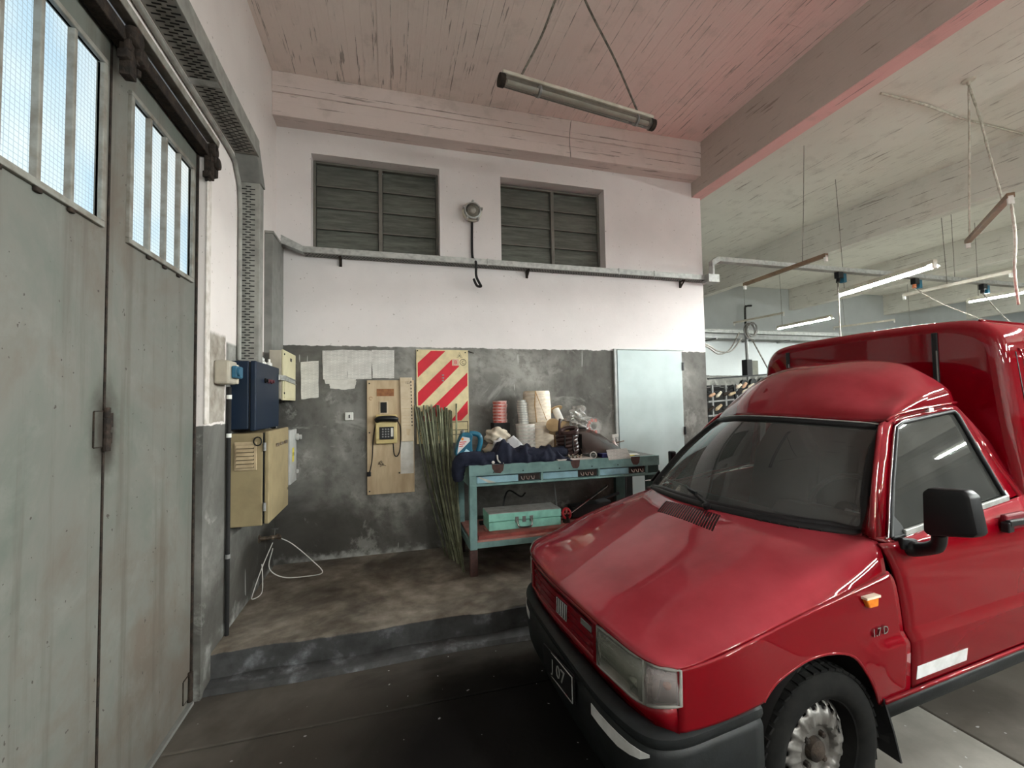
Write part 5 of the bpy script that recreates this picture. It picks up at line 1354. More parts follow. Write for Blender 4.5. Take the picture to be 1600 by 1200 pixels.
# glass-bright unlit lamp over the platform
A, B = Vector((0.742, 2.80, 3.69)), Vector((2.02, 2.975, 3.69))
t = thing('tube_lamp', 'unlit clear tube lamp hung by two wires under the pink ceiling', 'light', (1.38, 2.89, 3.69))
d = (B-A).normalized(); sd = d.cross(Vector((0, 0, 1))).normalized()
MB().bar(A+Vector((0, 0, .048)), B+Vector((0, 0, .048)), 0.065, 0.025).build('batten_body', M['batten_white'], t, bevel=0.006)
MB().tube([A, B], 0.038, 16, caps=False).build('glass_sleeve', M['lampglass'], t, smooth=True)
MB().tube([A+d*0.04, B-d*0.04], 0.018, 12).build('tube', M['tube_off'], t, smooth=True)
for P in (A, B): MB().tube([P-d*0.018, P+d*0.018], 0.044, 16).build('end_cap', M['rust'], t, smooth=True)
for f in (0.22, 0.88): MB().tube([along(A, B, f)-d*0.008, along(A, B, f)+d*0.008], 0.042, 16).build('clip_ring', M['steel'], t, smooth=True)
hk = Vector((1.157, 2.533, CEIL))
for f in (0.11, 0.90):
    p = along(A, B, f)+Vector((0, 0, .06))
    MB().tube(smooth_path([p, p.lerp(hk, 0.4)+Vector((0.012, 0, 0)), p.lerp(hk, 0.75)+Vector((-0.01, 0, 0)), hk], 5), 0.008, 6).build('hanging_wire', M['wire'], t)

# hall battens that the photograph shows
A, B = at_z(1163, 450, 2.93), at_z(1292, 405, 2.93)
batten(A, B, False, 'rust', [(0.75, (4.5, 3.75, CEIL)), (0.86, (4.74, 3.9, CEIL))], 'brown unlit batten crossing above the hall cable tray near the wall end', tube=False)
A, B = (5.612, 4.293, 2.81), (5.33, 3.073, 2.81)
batten(A, B, True, 'white', [(0.08, (5.60, 4.25, CEIL)), (0.8, (5.40, 3.35, CEIL))], 'brightest lit batten hanging low over the van roof', strong=True)
A, B = at_z(1412, 466, 2.90), at_z(1582, 430, 2.90)
batten(A, B, False, 'white', [(0.45, (7.62, 4.3, CEIL)), (0.85, (7.6, 3.8, CEIL))], 'unlit cream batten above the van roof at the right', tube=False)
A = at_z(1512, 472, 2.90); B = A+Vector((0.05, -1.25, 0))
batten(A, B, True, 'white', [(0.1, (9.3, 4.8, CEIL)), (0.9, (9.3, 3.8, CEIL))], 'lit batten above the van roof at the picture edge')
A, B = (8.156, 7.607, 3.0), (8.125, 6.358, 3.0)
batten(A, B, True, 'white', [(0.1, (8.15, 7.5, CEIL)), (0.9, (8.13, 6.5, CEIL))], 'small lit batten before the far white wall')
A, B = (7.735, 8.4, 3.22), (7.9, 7.2, 3.22)
batten(A, B, False, 'white', [(0.25, (7.77, 8.1, CEIL)), (0.9, (7.88, 7.4, CEIL))], 'unlit grey batten above the cable coil before the far wall', tube=False)
A, B = (10.9, 8.5, 3.22), (11.3, 7.35, 3.22)
batten(A, B, False, 'white', [(0.2, (10.95, 8.3, CEIL)), (0.9, (11.27, 7.5, CEIL))], 'unlit grey batten beside the small lit batten', tube=False)
A, B = Vector((4.50, 2.10, 2.93)), Vector((5.40, 2.86, 2.93))
A, B = at_z(1512, 385, 2.93), at_z(1580, 314, 2.93)
batten(A, B, False, 'rust', [], 'brown unlit batten hung askew from the ceiling hook at the right', tube=False)
hook = thing('cord_hook', 'pale ceiling hook with two limewashed cords holding the askew batten', 'hook', (5.03, 2.58, CEIL-0.05))
hp_ = Vector((5.029, 2.578, CEIL))
MB().lathe([(0.05, 0), (0.045, -0.012), (0.015, -0.02), (0.012, -0.05)], hp_, (0, 0, 1), 16).build('hook_plate', M['batten_white'], hook, smooth=True)
for k, (px, py) in enumerate(((1515, 380), (1566, 312))):
    e = at_z(px, py, 3.0)
    pts = smooth_path([hp_+Vector((0, 0, -0.05)), hp_.lerp(e, 0.35)+Vector((0.01, 0, 0.0)), hp_.lerp(e, 0.7), e], 7)
    MB().tube(pts, [0.006+0.004*abs(math.sin(i*1.9)) for i in range(len(pts))], 7).build('cord', M['wire_white'], hook, smooth='all')
e0_ = B+Vector((0, 0, -0.02)); 
pts = smooth_path([e0_, e0_+Vector((0.02, 0, -0.25)), e0_+Vector((0.03, 0.02, -0.5)), e0_+Vector((0.22, 0.1, -0.72))], 7)
MB().tube(pts, [0.007+0.004*abs(math.sin(i*1.7)) for i in range(len(pts))], 7).build('loose_cord', M['wire_white'], hook, smooth='all')
cw = MB().tube([at_z(1376, 146, CEIL-0.01), at_z(1450, 165, CEIL-0.012), at_z(1500, 185, CEIL-0.01), at_z(1660, 225, CEIL-0.012)], [0.010, 0.014, 0.009, 0.012], 7).build('ceiling_flex', M['wire_white'], smooth=True)
tag(cw, 'limewashed flex running across the white slab beside the ceiling hook', 'cable')
# more lit battens, hall ones and some added behind the camera as fill light
LIT = [(5.45, 1.0, 2), (5.45, -1.6, 2), (5.0, -4.2, 0), (8.3, -1.2, 0), (11.5, 3.8, 1), (11.5, -1.2, 1), (14.5, 3.8, 0), (12, 7.0, 1), (1.2, -3.6, 0), (2.5, -2.2, 2), (1.2, -5.8, 0), (8.3, -4.6, 1)]
for k, (x, y, rf) in enumerate(LIT):
    zb = 2.81 if rf == 2 and x > 4 else 3.0
    batten((x, y+0.62, zb), (x, y-0.62, zb), True, 'white', [(0.1, (x, y+0.5, CEIL)), (0.9, (x, y-0.5, CEIL))], 'lit batten out of view, of a set partly added as fill light', 'lit battens of the hall out of view', refl=bool(rf), strong=(rf == 2))

# ================================================================== FAR RACK WITH ROLLS, POLE WITH CABLE COIL
def yrow(px, py, y): return at_y(px, py, y)
pole = thing('coil_pole', 'grey steel pole carrying a coil of cable beside a dark box', 'pole', (6.75, 7.0, 0))
top = at_y(1168, 515, 7.0)
MB().cyl((top.x, 7.0, 0), (top.x-0.04, 7.0, top.z), 0.03, 12).build('pole_tube', M['steel'], pole, smooth=True)
a = at_y(1162, 562, 7.0); b_ = at_y(1181, 588, 7.0)
MB().box(a.x, a.x+0.13, 6.92, 7.06, b_.z, a.z).build('mounted_box', M['black'], pole, bevel=0.01)
MB().box(a.x+0.13, b_.x, 6.93, 7.02, b_.z, a.z-0.02).build('meter_face', simple('olive meter', (0.16, 0.16, 0.13), 0.5), pole, bevel=0.006)
cl = thing('cable_coil', 'grey cable coil on the steel pole with two runs sagging to the wall end', 'cable', (top.x, 6.95, top.z-0.2))
for k in range(5):
    c = Vector((top.x-0.02+0.01*k, 6.94-0.012*k, top.z-0.03+random.uniform(-.02, .02)))
    r = 0.125-0.006*k
    MB().tube([c+Vector((r*math.cos(q), 0.02*math.sin(q+k), r*1.25*math.sin(q))) for q in [i*math.pi/12 for i in range(24)]], 0.010, 6, closed=True).build('coil_turn', M['wire'] if k % 2 else M['steel'], cl, smooth='all')
for k in range(2):
    p = at_y(1155+4*k, 520+8*k, 6.9); q = at_y(1123, 553-4*k, 6.0); r_ = at_y(1099, 540-3*k, 4.5)
    MB().tube(smooth_path([p, p.lerp(q, .5)+Vector((0, 0, -0.12)), q, r_, Vector((3.44, 4.75, r_.z+0.02))], 8), 0.012, 6).build('sagging_run', M['wire'], cl, smooth=True)
p = at_y(1172, 525, 6.95); q = at_y(1202, 580, 6.8)
o = MB().tube([p, q, q+Vector((0.4, -0.2, -1.0))], 0.014, 6).build('slanting_cable', M['wire']); tag(o, 'dark cable slanting from the coil down behind the van', 'cable')

rk = thing('yarn_rack', 'cluttered metal rack of yarn cones behind the wall end', 'rack', (5.6, 6.3, 0))
def rp(px, py, y=6.3): return at_y(px, py, y)
for px in (1112, 1133, 1150, 1176, 1200):
    a = rp(px, 600 if px != 1150 else 598); MB().box(a.x-0.015, a.x+0.015, 6.28, 6.31, 0, a.z-0.02).build('upright', M['steel'], rk)
for py, mt in ((611, 'black'), (626, 'steel'), (648, 'steel'), (590, 'black')):
    a, b_ = rp(1106, py+2), rp(1216, py-8 if py != 590 else py-6)
    MB().bar(a, b_, 0.03, 0.025).build('rail', M[mt], rk)
a = rp(1146, 602, 6.2); b_ = rp(1152, 634, 6.2)
MB().bar(a, b_, 0.035, 0.03).build('black_arm', M['black'], rk)
for k in range(10):
    a = rp(1108+k*9, 588+random.uniform(-3, 20), 6.5); b_ = a+Vector((random.uniform(-.5, .5), 0.2, random.uniform(-.2, .15)))
    MB().tube([a, b_], 0.006, 5).build('thread_guide', M['steel'], rk)
MB().box(5.1, 7.1, 6.85, 6.9, 0.2, 1.75).build('rack_back', M['black_rough'], rk)
spots = []
for row, (py, n_, x0_) in enumerate(((620, 8, 1110), (640, 8, 1109), (658, 6, 1111), (608, 7, 1140), (672, 4, 1110))):
    for k in range(n_): spots.append((x0_+k*10.5+random.uniform(-2, 2), py-k*1.2+random.uniform(-2, 2), row))
for k, (px, py, row) in enumerate(spots):
    a = rp(px, py, 6.24); d = Vector((random.uniform(.03, .08), -0.04, random.uniform(.03, .07)))*random.uniform(0.75, 1.0)
    o = MB().lathe([(0.010, -0.02), (0.024, 0.0), (0.030, 0.02), (0.020, d.length*1.35), (0.008, d.length*1.4)], a, d, 12).build('yarn_cone', M[('peach', 'yarn_cream', 'rust', 'plywood', 'black_rough', 'wrap')[k % 6]], smooth=True)
    tag(o, 'small yarn cone on the cluttered far rack behind the wall end', 'yarn cone', 'yarn cones on the far rack')
for k in range(3):
    a = rp(1160+k*14, 601-k*2, 6.6)
    o = MB().lathe([(0.02, 0), (0.09, 0), (0.09, 0.05), (0.02, 0.05)], a, (0.2, -1, 0), 18).build('black_pulley', M['black'], smooth=True)
    tag(o, ['black pulley wheel left of the steel pole foot', 'black pulley wheel just right of the steel pole', 'black pulley wheel closest to the van box'][k], 'pulley')
# ================================================================== THE RED VAN (built in its own axes: x forward, y to its left, z up)
VAN = thing('delivery_van', 'red high roofed delivery van parked nose to the platform', 'van', (1.336, 1.938, 0), math.radians(185.0))
PR = M['paint_red']
def lerp(a, b, t): return a+(b-a)*t
def interp(tab, x):
    tab = sorted(tab)
    if x <= tab[0][0]: return tab[0][1]
    for (a, u), (b, v) in zip(tab[:-1], tab[1:]):
        if x <= b: return u+(v-u)*(x-a)/(b-a)
    return tab[-1][1]
def fine(rows, nu=4, nv=4):
    r2 = [smooth_path(r, nv) for r in rows]
    cols = [smooth_path([r2[i][j] for i in range(len(r2))], nu) for j in range(len(r2[0]))]
    return [[cols[j][i] for j in range(len(cols))] for i in range(len(cols[0]))]
def vpart(name, mb, mat, parent=None, **k):
    return mb.build(name, mat, parent or VAN, local=True, **k)

# ---- bonnet
BON = [
 [(.465, -.605, .622), (.53, -.53, .652), (.585, -.38, .678), (.62, -.20, .688), (.645, 0, .696), (.655, .2, .700), (.66, .42, .700), (.655, .60, .700), (.632, .685, .700), (.60, .715, .700), (.583, .730, .698)],
 [(.455, -.62, .640), (.515, -.55, .672), (.57, -.40, .697), (.605, -.21, .707), (.628, 0, .714), (.638, .2, .717), (.642, .42, .716), (.635, .60, .714), (.612, .685, .711), (.583, .718, .706), (.565, .736, .703)],
 [(.40, -.68, .632), (.45, -.62, .682), (.50, -.45, .718), (.535, -.22, .730), (.555, 0, .737), (.56, .22, .740), (.56, .42, .738), (.55, .60, .732), (.53, .685, .724), (.51, .728, .716), (.495, .745, .714)],
 [(.26, -.72, .66), (.28, -.66, .715), (.31, -.50, .755), (.33, -.25, .787), (.34, 0, .798), (.34, .25, .801), (.34, .45, .799), (.33, .61, .789), (.32, .695, .776), (.312, .738, .765), (.31, .764, .756)],
 [(.04, -.75, .72), (.05, -.69, .78), (.07, -.52, .825), (.08, -.25, .858), (.09, 0, .868), (.09, .25, .871), (.09, .45, .868), (.08, .61, .858), (.07, .70, .845), (.06, .748, .815), (.05, .768, .797)],
 [(-.22, -.73, .79), (-.20, -.69, .845), (-.18, -.53, .885), (-.12, -.25, .915), (-.08, 0, .923), (-.09, .25, .925), (-.12, .45, .922), (-.16, .615, .915), (-.175, .70, .908), (-.185, .748, .868), (-.19, .768, .829)],
 [(-.40, -.70, .84), (-.41, -.66, .895), (-.395, -.60, .925), (-.305, -.42, .940), (-.22, 0, .952), (-.245, .25, .954), (-.315, .45, .953), (-.405, .61, .955), (-.385, .70, .962), (-.355, .745, .92), (-.338, .766, .852)]]
bon = vpart('bonnet', MB().grid(fine(BON, 5, 4)), PR, smooth='all', solid=0.012)
def bonz(x, y):
    # height of the bonnet top, from the stations along its length
    pts = []
    for r in BON:
        for a, b in zip(r[:-1], r[1:]):
            if a[1] <= y <= b[1]:
                t = (y-a[1])/(b[1]-a[1]); pts.append((lerp(a[0], b[0], t), lerp(a[2], b[2], t)))
    return interp(pts, x)
# air slots before the windscreen
va, vb = Vector((-.045, -.13, 0)), Vector((-.175, -.215, 0)); vc, vd = Vector((-.03, .27, 0)), Vector((-.165, .185, 0))
from mathutils.bvhtree import BVHTree
_bt = BVHTree.FromPolygons([v.co.copy() for v in bon.data.vertices], [tuple(p.vertices) for p in bon.data.polygons])
def bonz(x, y):
    h = _bt.ray_cast(Vector((x, y, 3)), Vector((0, 0, -1)))
    return h[0].z if h[0] is not None else 0.9
mbs = MB()
ns = 24
for i in range(ns):
    t0 = i/ns; t1 = t0+0.55/ns
    for a0 in range(4):
        f0, f1 = a0/4, (a0+1)/4
        qs = []
        for t_, f_ in ((t0, f0), (t1, f0), (t1, f1), (t0, f1)):
            p = va.lerp(vc, t_).lerp(vb.lerp(vd, t_), f_); p.z = bonz(p.x, p.y)+0.0022; qs.append(p)
        mbs.prism(qs, (0, 0, -0.004))
vs_ = vpart('bonnet_vent', mbs, simple('dark slot red', (0.018, 0.001, 0.002), 0.7), bon); vs_['kind'] = 'stuff'
mbs = MB()
for i in range(7):
    y = .33+i*.034; x = interp([(.25, -.245), (.45, -.315), (.61, -.405)], y)+.03
    mbs.obox((x, y, bonz(x, y)+0.002), (.010, .004, 0), (0, .010, 0), (0, 0, .003))
o = vpart('cowl_slots', mbs, M['rubber'], bon); o['kind'] = 'stuff'

# ---- nose
NX = [(-.61, .46), (-.53, .525), (-.38, .585), (-.2, .62), (0, .645), (.2, .655), (.42, .660), (.6, .655), (.685, .632), (.715, .603), (.73, .580), (.745, .54)]
def nx(y): return interp(NX, y)
def nose_strip(name, y0, y1, z0, z1, d0, d1, mat, n=16, parent=None, solid=0.01, zf=None, ztop=None):
    rows = []
    for z, d in ((z1, d1), (z0, d0)):
        rows.append([(nx(y0+(y1-y0)*i/n)+d, y0+(y1-y0)*i/n, z+(zf(y0+(y1-y0)*i/n) if zf else 0)+(ztop(y0+(y1-y0)*i/n) if ztop and z == z1 else 0)) for i in range(n+1)])
    return vpart(name, MB().grid(rows), mat, parent, smooth=True, solid=solid)
drop = lambda y: interp([(-.6, -.05), (-.38, -.022), (0, -.004), (.2, 0)], y)
fp = nose_strip('front_panel', -.60, .724, .505, .552, -.012, -.002, PR, 26, zf=drop, ztop=lambda y: interp([(.64, .006), (.735, .045)], y))
nose_strip('nose_lip', -.36, .395, .676, .692, -.004, -.001, PR, 16, fp, zf=drop)
gr = nose_strip('grille', -.345, .375, .545, .685, -.05, -.05, simple('deep red grille back', (0.10, 0.004, 0.01), 0.6), 16, zf=drop)
for k in range(4):
    z = .560+k*.029
    rows = []
    for dz, dx_ in ((.010, -.035), (.011, -.010), (-.006, -.004), (-.010, -.03)):
        rows.append([(nx(-.34+.71*i/16)+dx_, -.34+.71*i/16, z+dz+drop(-.34+.71*i/16)) for i in range(17)])
    vpart('grille_slat', MB().grid(rows), PR, gr, smooth=True, solid=0.003)
for yy in (-.35, .38):
    vpart('grille_post', MB().box(nx(yy)-.05, nx(yy)-.001, yy-.012, yy+.012, .545+drop(yy), .69+drop(yy)), PR, gr, bevel=0.004)
# maker's emblem of five slanted bars, small plate to its right
em = vpart('bar_emblem', MB().box(.640, .6445, .047, .145, .580, .655), PR, bevel=0.003)
for k in range(5):
    y = .053+k*.0195
    o_ = [(.6455, y-.003, .585), (.6455, y+.0105, .585), (.6455, y+.0165, .651), (.6455, y+.003, .651)]
    vpart('emblem_bar', MB().prism(o_, (.003, 0, 0)), M['ink'], em)
    vpart('emblem_outline', MB().tube([(.649, q[1], q[2]) for q in o_], .0011, 5, closed=True), M['white_sticker'], em)
pl_ = vpart('grille_badge', MB().box(.652, .656, .275, .355, .640, .662), M['steel'], gr, bevel=0.003)

# ---- lamps
def lamp(y0, y1, z0a, z0b, z1a, z1b, name, lensm, refl):
    n = 10
    def row(za, zb, d): return [(nx(lerp(y0, y1, i/n))+d, lerp(y0, y1, i/n), lerp(za, zb, i/n)) for i in range(n+1)]
    back = vpart(name, MB().grid([row(z1a, z1b, -.045), row(lerp(z0a, z1a, .5), lerp(z0b, z1b, .5), -.065), row(z0a, z0b, -.045)]), refl, smooth=True, solid=0.004)
    vpart('lens', MB().grid([row(z1a-.004, z1b-.004, -.004), row(lerp(z0a, z1a, .55), lerp(z0b, z1b, .55), .004), row(z0a+.004, z0b+.004, .001)]), lensm, back, smooth=True, solid=0.004)
    loop = row(z1a, z1b, -.004)+list(reversed(row(z0a, z0b, -.002)))
    vpart('lamp_rim', MB().tube(loop, .0055, 6, closed=True), M['tray_grey'], back, smooth='all')
    return back
hl = lamp(.400, .643, .552, .560, .688, .694, 'headlamp', M['lens'], M['reflector'])
vpart('bulb_shade', MB().lathe([(.03, 0), (.036, .02), (.03, .035)], (.60, .525, .605), (1, 0, 0), 16), M['reflector'], hl, smooth=True)
for k in range(3):
    vpart('reflector_rib', MB().bar((.617, .44+k*.06, .575), (.617, .47+k*.06, .655), .004, .004), M['chrome'], hl)
il = lamp(.650, .731, .562, .592, .692, .694, 'indicator', M['lens_pale'], simple('pale pinkish reflector', (0.62, 0.52, 0.50), 0.3, 0.3))
vpart('bulb', MB().lathe([(.006, 0), (.012, .012), (.008, .03), (.0001, .034)], (.582, .688, .625), (.4, .2, .3), 12), M['amber'], il, smooth=True)
lamp(-.57, -.385, .515, .545, .618, .655, 'headlamp', M['lens'], M['reflector'])

# ---- bumper
BP = [(.12, -.675), (.36, -.640), (.49, -.575), (.575, -.47), (.625, -.33), (.66, -.1), (.685, .126), (.700, .35), (.704, .50), (.688, .63), (.650, .70), (.57, .737), (.42, .752), (.285, .760)]
path = smooth_path([(x, y, 0) for x, y in BP], 4)
prof = [(-.048, .514), (-.012, .503), (-.001, .495), (.001, .482), (-.004, .466), (-.010, .459), (-.004, .452), (.000, .440), (.000, .36), (-.012, .27), (-.045, .235), (-.10, .235)]
rows = []
for i, p in enumerate(path):
    t = (path[min(i+1, len(path)-1)]-path[max(i-1, 0)]).normalized(); n_ = Vector((t.y, -t.x, 0))
    if n_.x < 0 and abs(n_.x) > .5: n_ = -n_
    zo = drop(p.y)*.6+interp([(.285, .035), (.55, .006), (.65, 0)], p.x)*(1 if p.y > .6 else 0)
    rows.append([(p.x+n_.x*d, p.y+n_.y*d, z+(zo if z > .4 else 0)) for d, z in prof])
bmp_ = vpart('front_bumper', MB().grid(rows), M['bumper'], smooth=True, solid=0.004)
def on_bumper(y, z, d=0.003):
    b = min(path, key=lambda q: abs(q.y-y)+(0 if q.x > .45 else 9)); x = interp([(q.y, q.x) for q in path if q.x > .45], y); return (x+d, y, z)
ys_ = [.43, .48, .53, .58, .63, .665, .69]
MBs = MB().grid([[on_bumper(y, .447-.004*(y-.43)) for y in ys_], [on_bumper(y, interp([(.43, .410), (.58, .405), (.66, .418), (.69, .438)], y)) for y in ys_]])
vpart('white_reflector', MBs, M['white_sticker'], bmp_, solid=0.002)
ys_ = [-.46, -.42, -.38, -.34, -.30]
vpart('white_reflector', MB().grid([[on_bumper(y, .43) for y in ys_], [on_bumper(y, interp([(-.46, .425), (-.40, .395), (-.30, .395)], y)) for y in ys_]]), M['white_sticker'], bmp_, solid=0.002)
np_ = vpart('number_plate', MB().obox((.716, .195, .425), (.002, .001, 0), (-.006, .125, 0), (0, 0, .052)), M['black'], bmp_, bevel=0.002)
vr = wm(VAN).to_3x3()
text('plate_letters', 'J 07', .072, M['galv'], bmp_, wm(VAN) @ Vector((.7185, .195, .422)), vr @ Vector((-.03, 1, 0)), (0, 0, 1), depth=.001)
pr_ = [(.719, .195+s*.120, .425+t*.047) for s, t in ((-1, -1), (1, -1), (1, 1), (-1, 1))]
vpart('plate_border', MB().tube(pr_, .0022, 5, closed=True), M['galv'], bmp_)

# ---- sides: fender, door, rocker (s = +1 the driver's side that shows, -1 the other)
ZT = [(.583, .697), (.495, .712), (.31, .754), (.05, .795), (-.19, .827), (-.338, .850), (-.45, .862)]
ZT2 = [(.46, .625), (.26, .66), (.04, .72), (-.22, .79), (-.40, .84), (-.45, .85)]
ARCH = [(.285, .552), (.273, .566), (.227, .60), (.136, .629), (.064, .640), (-.035, .634), (-.137, .602), (-.209, .524), (-.258, .446), (-.285, .398)]
def side_y(x, z):
    a = interp([(.33, .735), (.39, .752), (.42, .764), (.575, .783), (.600, .784), (.632, .768), (.75, .768), (.85, .764), (.93, .750), (.97, .735), (1.03, .712)], z)
    b = interp([(.33, .745), (.5, .766), (.65, .771), (.75, .770), (.85, .764), (.93, .750), (.97, .735)], z)
    y = lerp(a, b, interp([(-.30, 0), (-.17, 1)], x))
    if x > .30: y -= ((x-.30)/.28)**2*.040
    return y
def farfac(x): return interp([(.46, .805), (.26, .94), (.04, .975), (-.25, .96), (-.4, .97)], x)
def fender(s):
    xs_ = [.583, .56, .52, .47, .42, .37, .33, .30, .285, .273, .25, .227, .20, .17, .136, .10, .064, .015, -.035, -.085, -.137, -.175, -.209, -.235, -.258, -.272, -.285, -.30, -.335, -.37, -.41, -.445]
    rows = []; nz = 26
    for x in xs_:
        if s < 0 and x > .46: continue
        top = interp(ZT if s > 0 else ZT2, x)-.004
        if x > .285: bot = .512+interp([(.285, .04), (.55, .0)], x)
        elif x >= -.285: bot = interp(ARCH, x)
        else: bot = .392
        if s < 0: bot = min(bot-.03, top-.05)
        xx = x
        row = []
        for k in range(nz+1):
            z = lerp(top, bot, k/nz)
            zz_ = [.650, .640, .633, .600, .593, .585]
            if x < -.14:
                zs_ = [q for q in [top, .80, .75, .70, .67]+zz_+[.56, .52, .48, .45, .42] if bot < q <= top]
                zs_ = sorted(set(zs_+[bot]), reverse=True)
                while len(zs_) < nz+1: 
                    g = max(range(len(zs_)-1), key=lambda q: zs_[q]-zs_[q+1]); zs_.insert(g+1, (zs_[g]+zs_[g+1])/2)
                z = zs_[k]
            x2 = xx
            if x < -.30: x2 = lerp(-.30, interp([(.39, -.450), (.585, -.423), (.82, -.388), (.86, -.352)], z), (-.30-x)/(.145))
            y = side_y(x2, z) if s > 0 else side_y(x2, z)*farfac(x2)
            row.append((x2, s*y, z))
        rows.append(row)
    return vpart('front_fender', MB().grid(rows), PR, smooth=True, solid=0.012)
fd = fender(1); fender(-1)
# arch lip
vpart('arch_lip', MB().tube(smooth_path([(x, side_y(x, z)-.004, z) for x, z in ARCH], 4), .006, 6), PR, fd, smooth='all')
def dzb(x): return interp([(-.345, .962), (-.45, .944), (-1.30, 1.014), (-1.46, 1.028)], x)
def door_part(s):
    rows = []; nxn = 14
    zl = [None, .93, .90, .86, .82, .78, .74, .70, .67, .650, .640, .633, .600, .593, .585, .56, .52, .48, .45, .43, .415]
    for i in range(nxn+1):
        row = []
        for zq in zl:
            xg = lerp(-.40, -1.455, i/nxn)
            z = dzb(xg) if zq is None else min(zq, dzb(xg)-.012)
            xl = interp([(.40, -.462), (.585, -.435), (.82, -.400), (.90, -.375), (.97, -.347)], z)
            x = lerp(xl-(0 if s > 0 else .15), -1.455, i/nxn)
            row.append((x, s*side_y(x, z)*(1 if s > 0 else .93), z-(0 if s > 0 else .03)))
        rows.append(row)
    d = vpart('cab_door', MB().grid(rows), PR, smooth=True, solid=0.012)
    def gp(x, z, o=0.0): return (x, s*((.735-(z-.95)*.34)+o)*(1 if s > 0 else .95), z-(0 if s > 0 else .012))
    outer = [(-.345, .972), (-.49, 1.165), (-.640, 1.342), (-.69, 1.386), (-.80, 1.413), (-1.05, 1.437), (-1.255, 1.454), (-1.287, 1.440), (-1.335, 1.27), (-1.41, 1.03), (-.9, .975), (-.44, .930)]
    inner = [(-.438, .962), (-.585, 1.15), (-.733, 1.325), (-.762, 1.360), (-.815, 1.379), (-1.04, 1.402), (-1.238, 1.420), (-1.262, 1.405), (-1.282, 1.25), (-1.315, 1.030), (-.9, .998), (-.455, .955)]
    if s < 0:
        sh = lambda q: (q[0]-.20*max(0, min(1, (q[0]+1.0)/.3)), q[1])
        outer = [sh(q) for q in outer]; inner = [sh(q) for q in inner]
    rows = [[gp(x, z) for x, z in outer+outer[:1]], [gp(x, z, -.004) for x, z in inner+inner[:1]]]
    vpart('window_surround', MB().grid(rows), PR, d, smooth=True, solid=0.02)
    vpart('window_seal', MB().tube([gp(x, z, -.003) for x, z in inner], .010, 8, closed=True), M['rubber'], d, smooth='all')
    vpart('bright_trim', MB().tube([gp(x, z, .004) for x, z in [(-.40, .962)]+[(lerp(o[0], i_[0], .75), lerp(o[1], i_[1], .75)) for o, i_ in zip(outer[:6], inner[:6])]], .004, 6), M['chrome'], d, smooth='all')
    mb = MB(); b0 = [gp(x, z, -.012) for x, z in inner]
    mb.prism(b0, (0, -s*.004, 0)); vpart('side_glass', mb, M['sideglass'], d)
    vpart('belt_trim', MB().bar(gp(-.515, .970, .006), gp(-1.315, 1.028, .006), .012, .024), M['galv'], d, bevel=.003)
    vpart('quarter_filler', MB().prism([gp(-.44, .955, -.004), gp(-.53, .962, -.004), gp(-.52, 1.0, -.004), gp(-.50, 1.03, -.004)], (0, s*.008, 0)), M['black'], d)
    return d
dn = door_part(1); df = door_part(-1)
# handle, sticker
hd = vpart('door_handle', MB().obox((-1.24, .778, .944), (.10, 0, .003), (0, .010, 0), (0, 0, .013)).obox((-1.15, .772, .930), (.022, 0, 0), (0, .014, 0), (0, 0, .022)), M['black'], dn, bevel=.005)
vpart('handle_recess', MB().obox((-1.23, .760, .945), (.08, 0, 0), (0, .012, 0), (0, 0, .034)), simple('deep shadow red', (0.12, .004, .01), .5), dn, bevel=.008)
st = MB().grid([[(x, side_y(x, z)+.002, z) for x in (-.475, -.58, -.69, -.80)] for z in (.497, .470, .447)])
vpart('white_strip', st, M['white_sticker'], dn, solid=.0015)
mk = vpart('side_marker', MB().prism([(-.193, .764, .792), (-.262, .764, .792), (-.258, .764, .757), (-.212, .764, .757)], (0, .020, 0)), M['amber'], fd, bevel=.005)
vpart('marker_cap', MB().obox((-.228, .776, .793), (.037, 0, 0), (0, .012, 0), (0, 0, .004)), M['wrap'], fd, bevel=.001)
def vtext(name, body, size, mat, parent, p, right, up, **k):
    return text(name, body, size, mat, parent, wm(VAN) @ Vector(p), vr @ Vector(right), vr @ Vector(up), **k)
vtext('engine_badge', '1.7 D', .040, M['chrome'], fd, (-.273, .7735, .663), (-1, 0, 0), (0, 0, 1), depth=.003)
# rocker and sill
for s in (1, -1):
    vpart('rocker_panel', MB().grid([[(x, s*.772, .412), (x, s*.768, .400), (x, s*.752, .384)] for x in (-.30, -.8, -1.5, -2.1)]), PR, smooth=True, solid=.01)
    vpart('sill_cover', MB().grid([[(x, s*.752, .386), (x, s*.757, .372), (x, s*.745, .325), (x, s*.70, .31)] for x in (-.318, -.8, -1.5, -2.1)]), M['bumper'], smooth=True, solid=.006)
    # mud flap and arch lining
    vpart('mud_flap', MB().prism([(-.290, s*.57, .45), (-.292, s*.762, .42), (-.322, s*.772, .30), (-.352, s*.774, .185), (-.335, s*.66, .20), (-.33, s*.57, .22)], (-.008, 0, 0)), M['rubber'])
    rows = []
    for k in range(17):
        a = math.pi*(-.05+1.1*k/16); rows.append([(-.012+.318*math.cos(a), s*yy, .300+.336*math.sin(a)) for yy in (.40, .755)])
    vpart('arch_lining', MB().grid(rows), M['black_rough'], smooth=True)

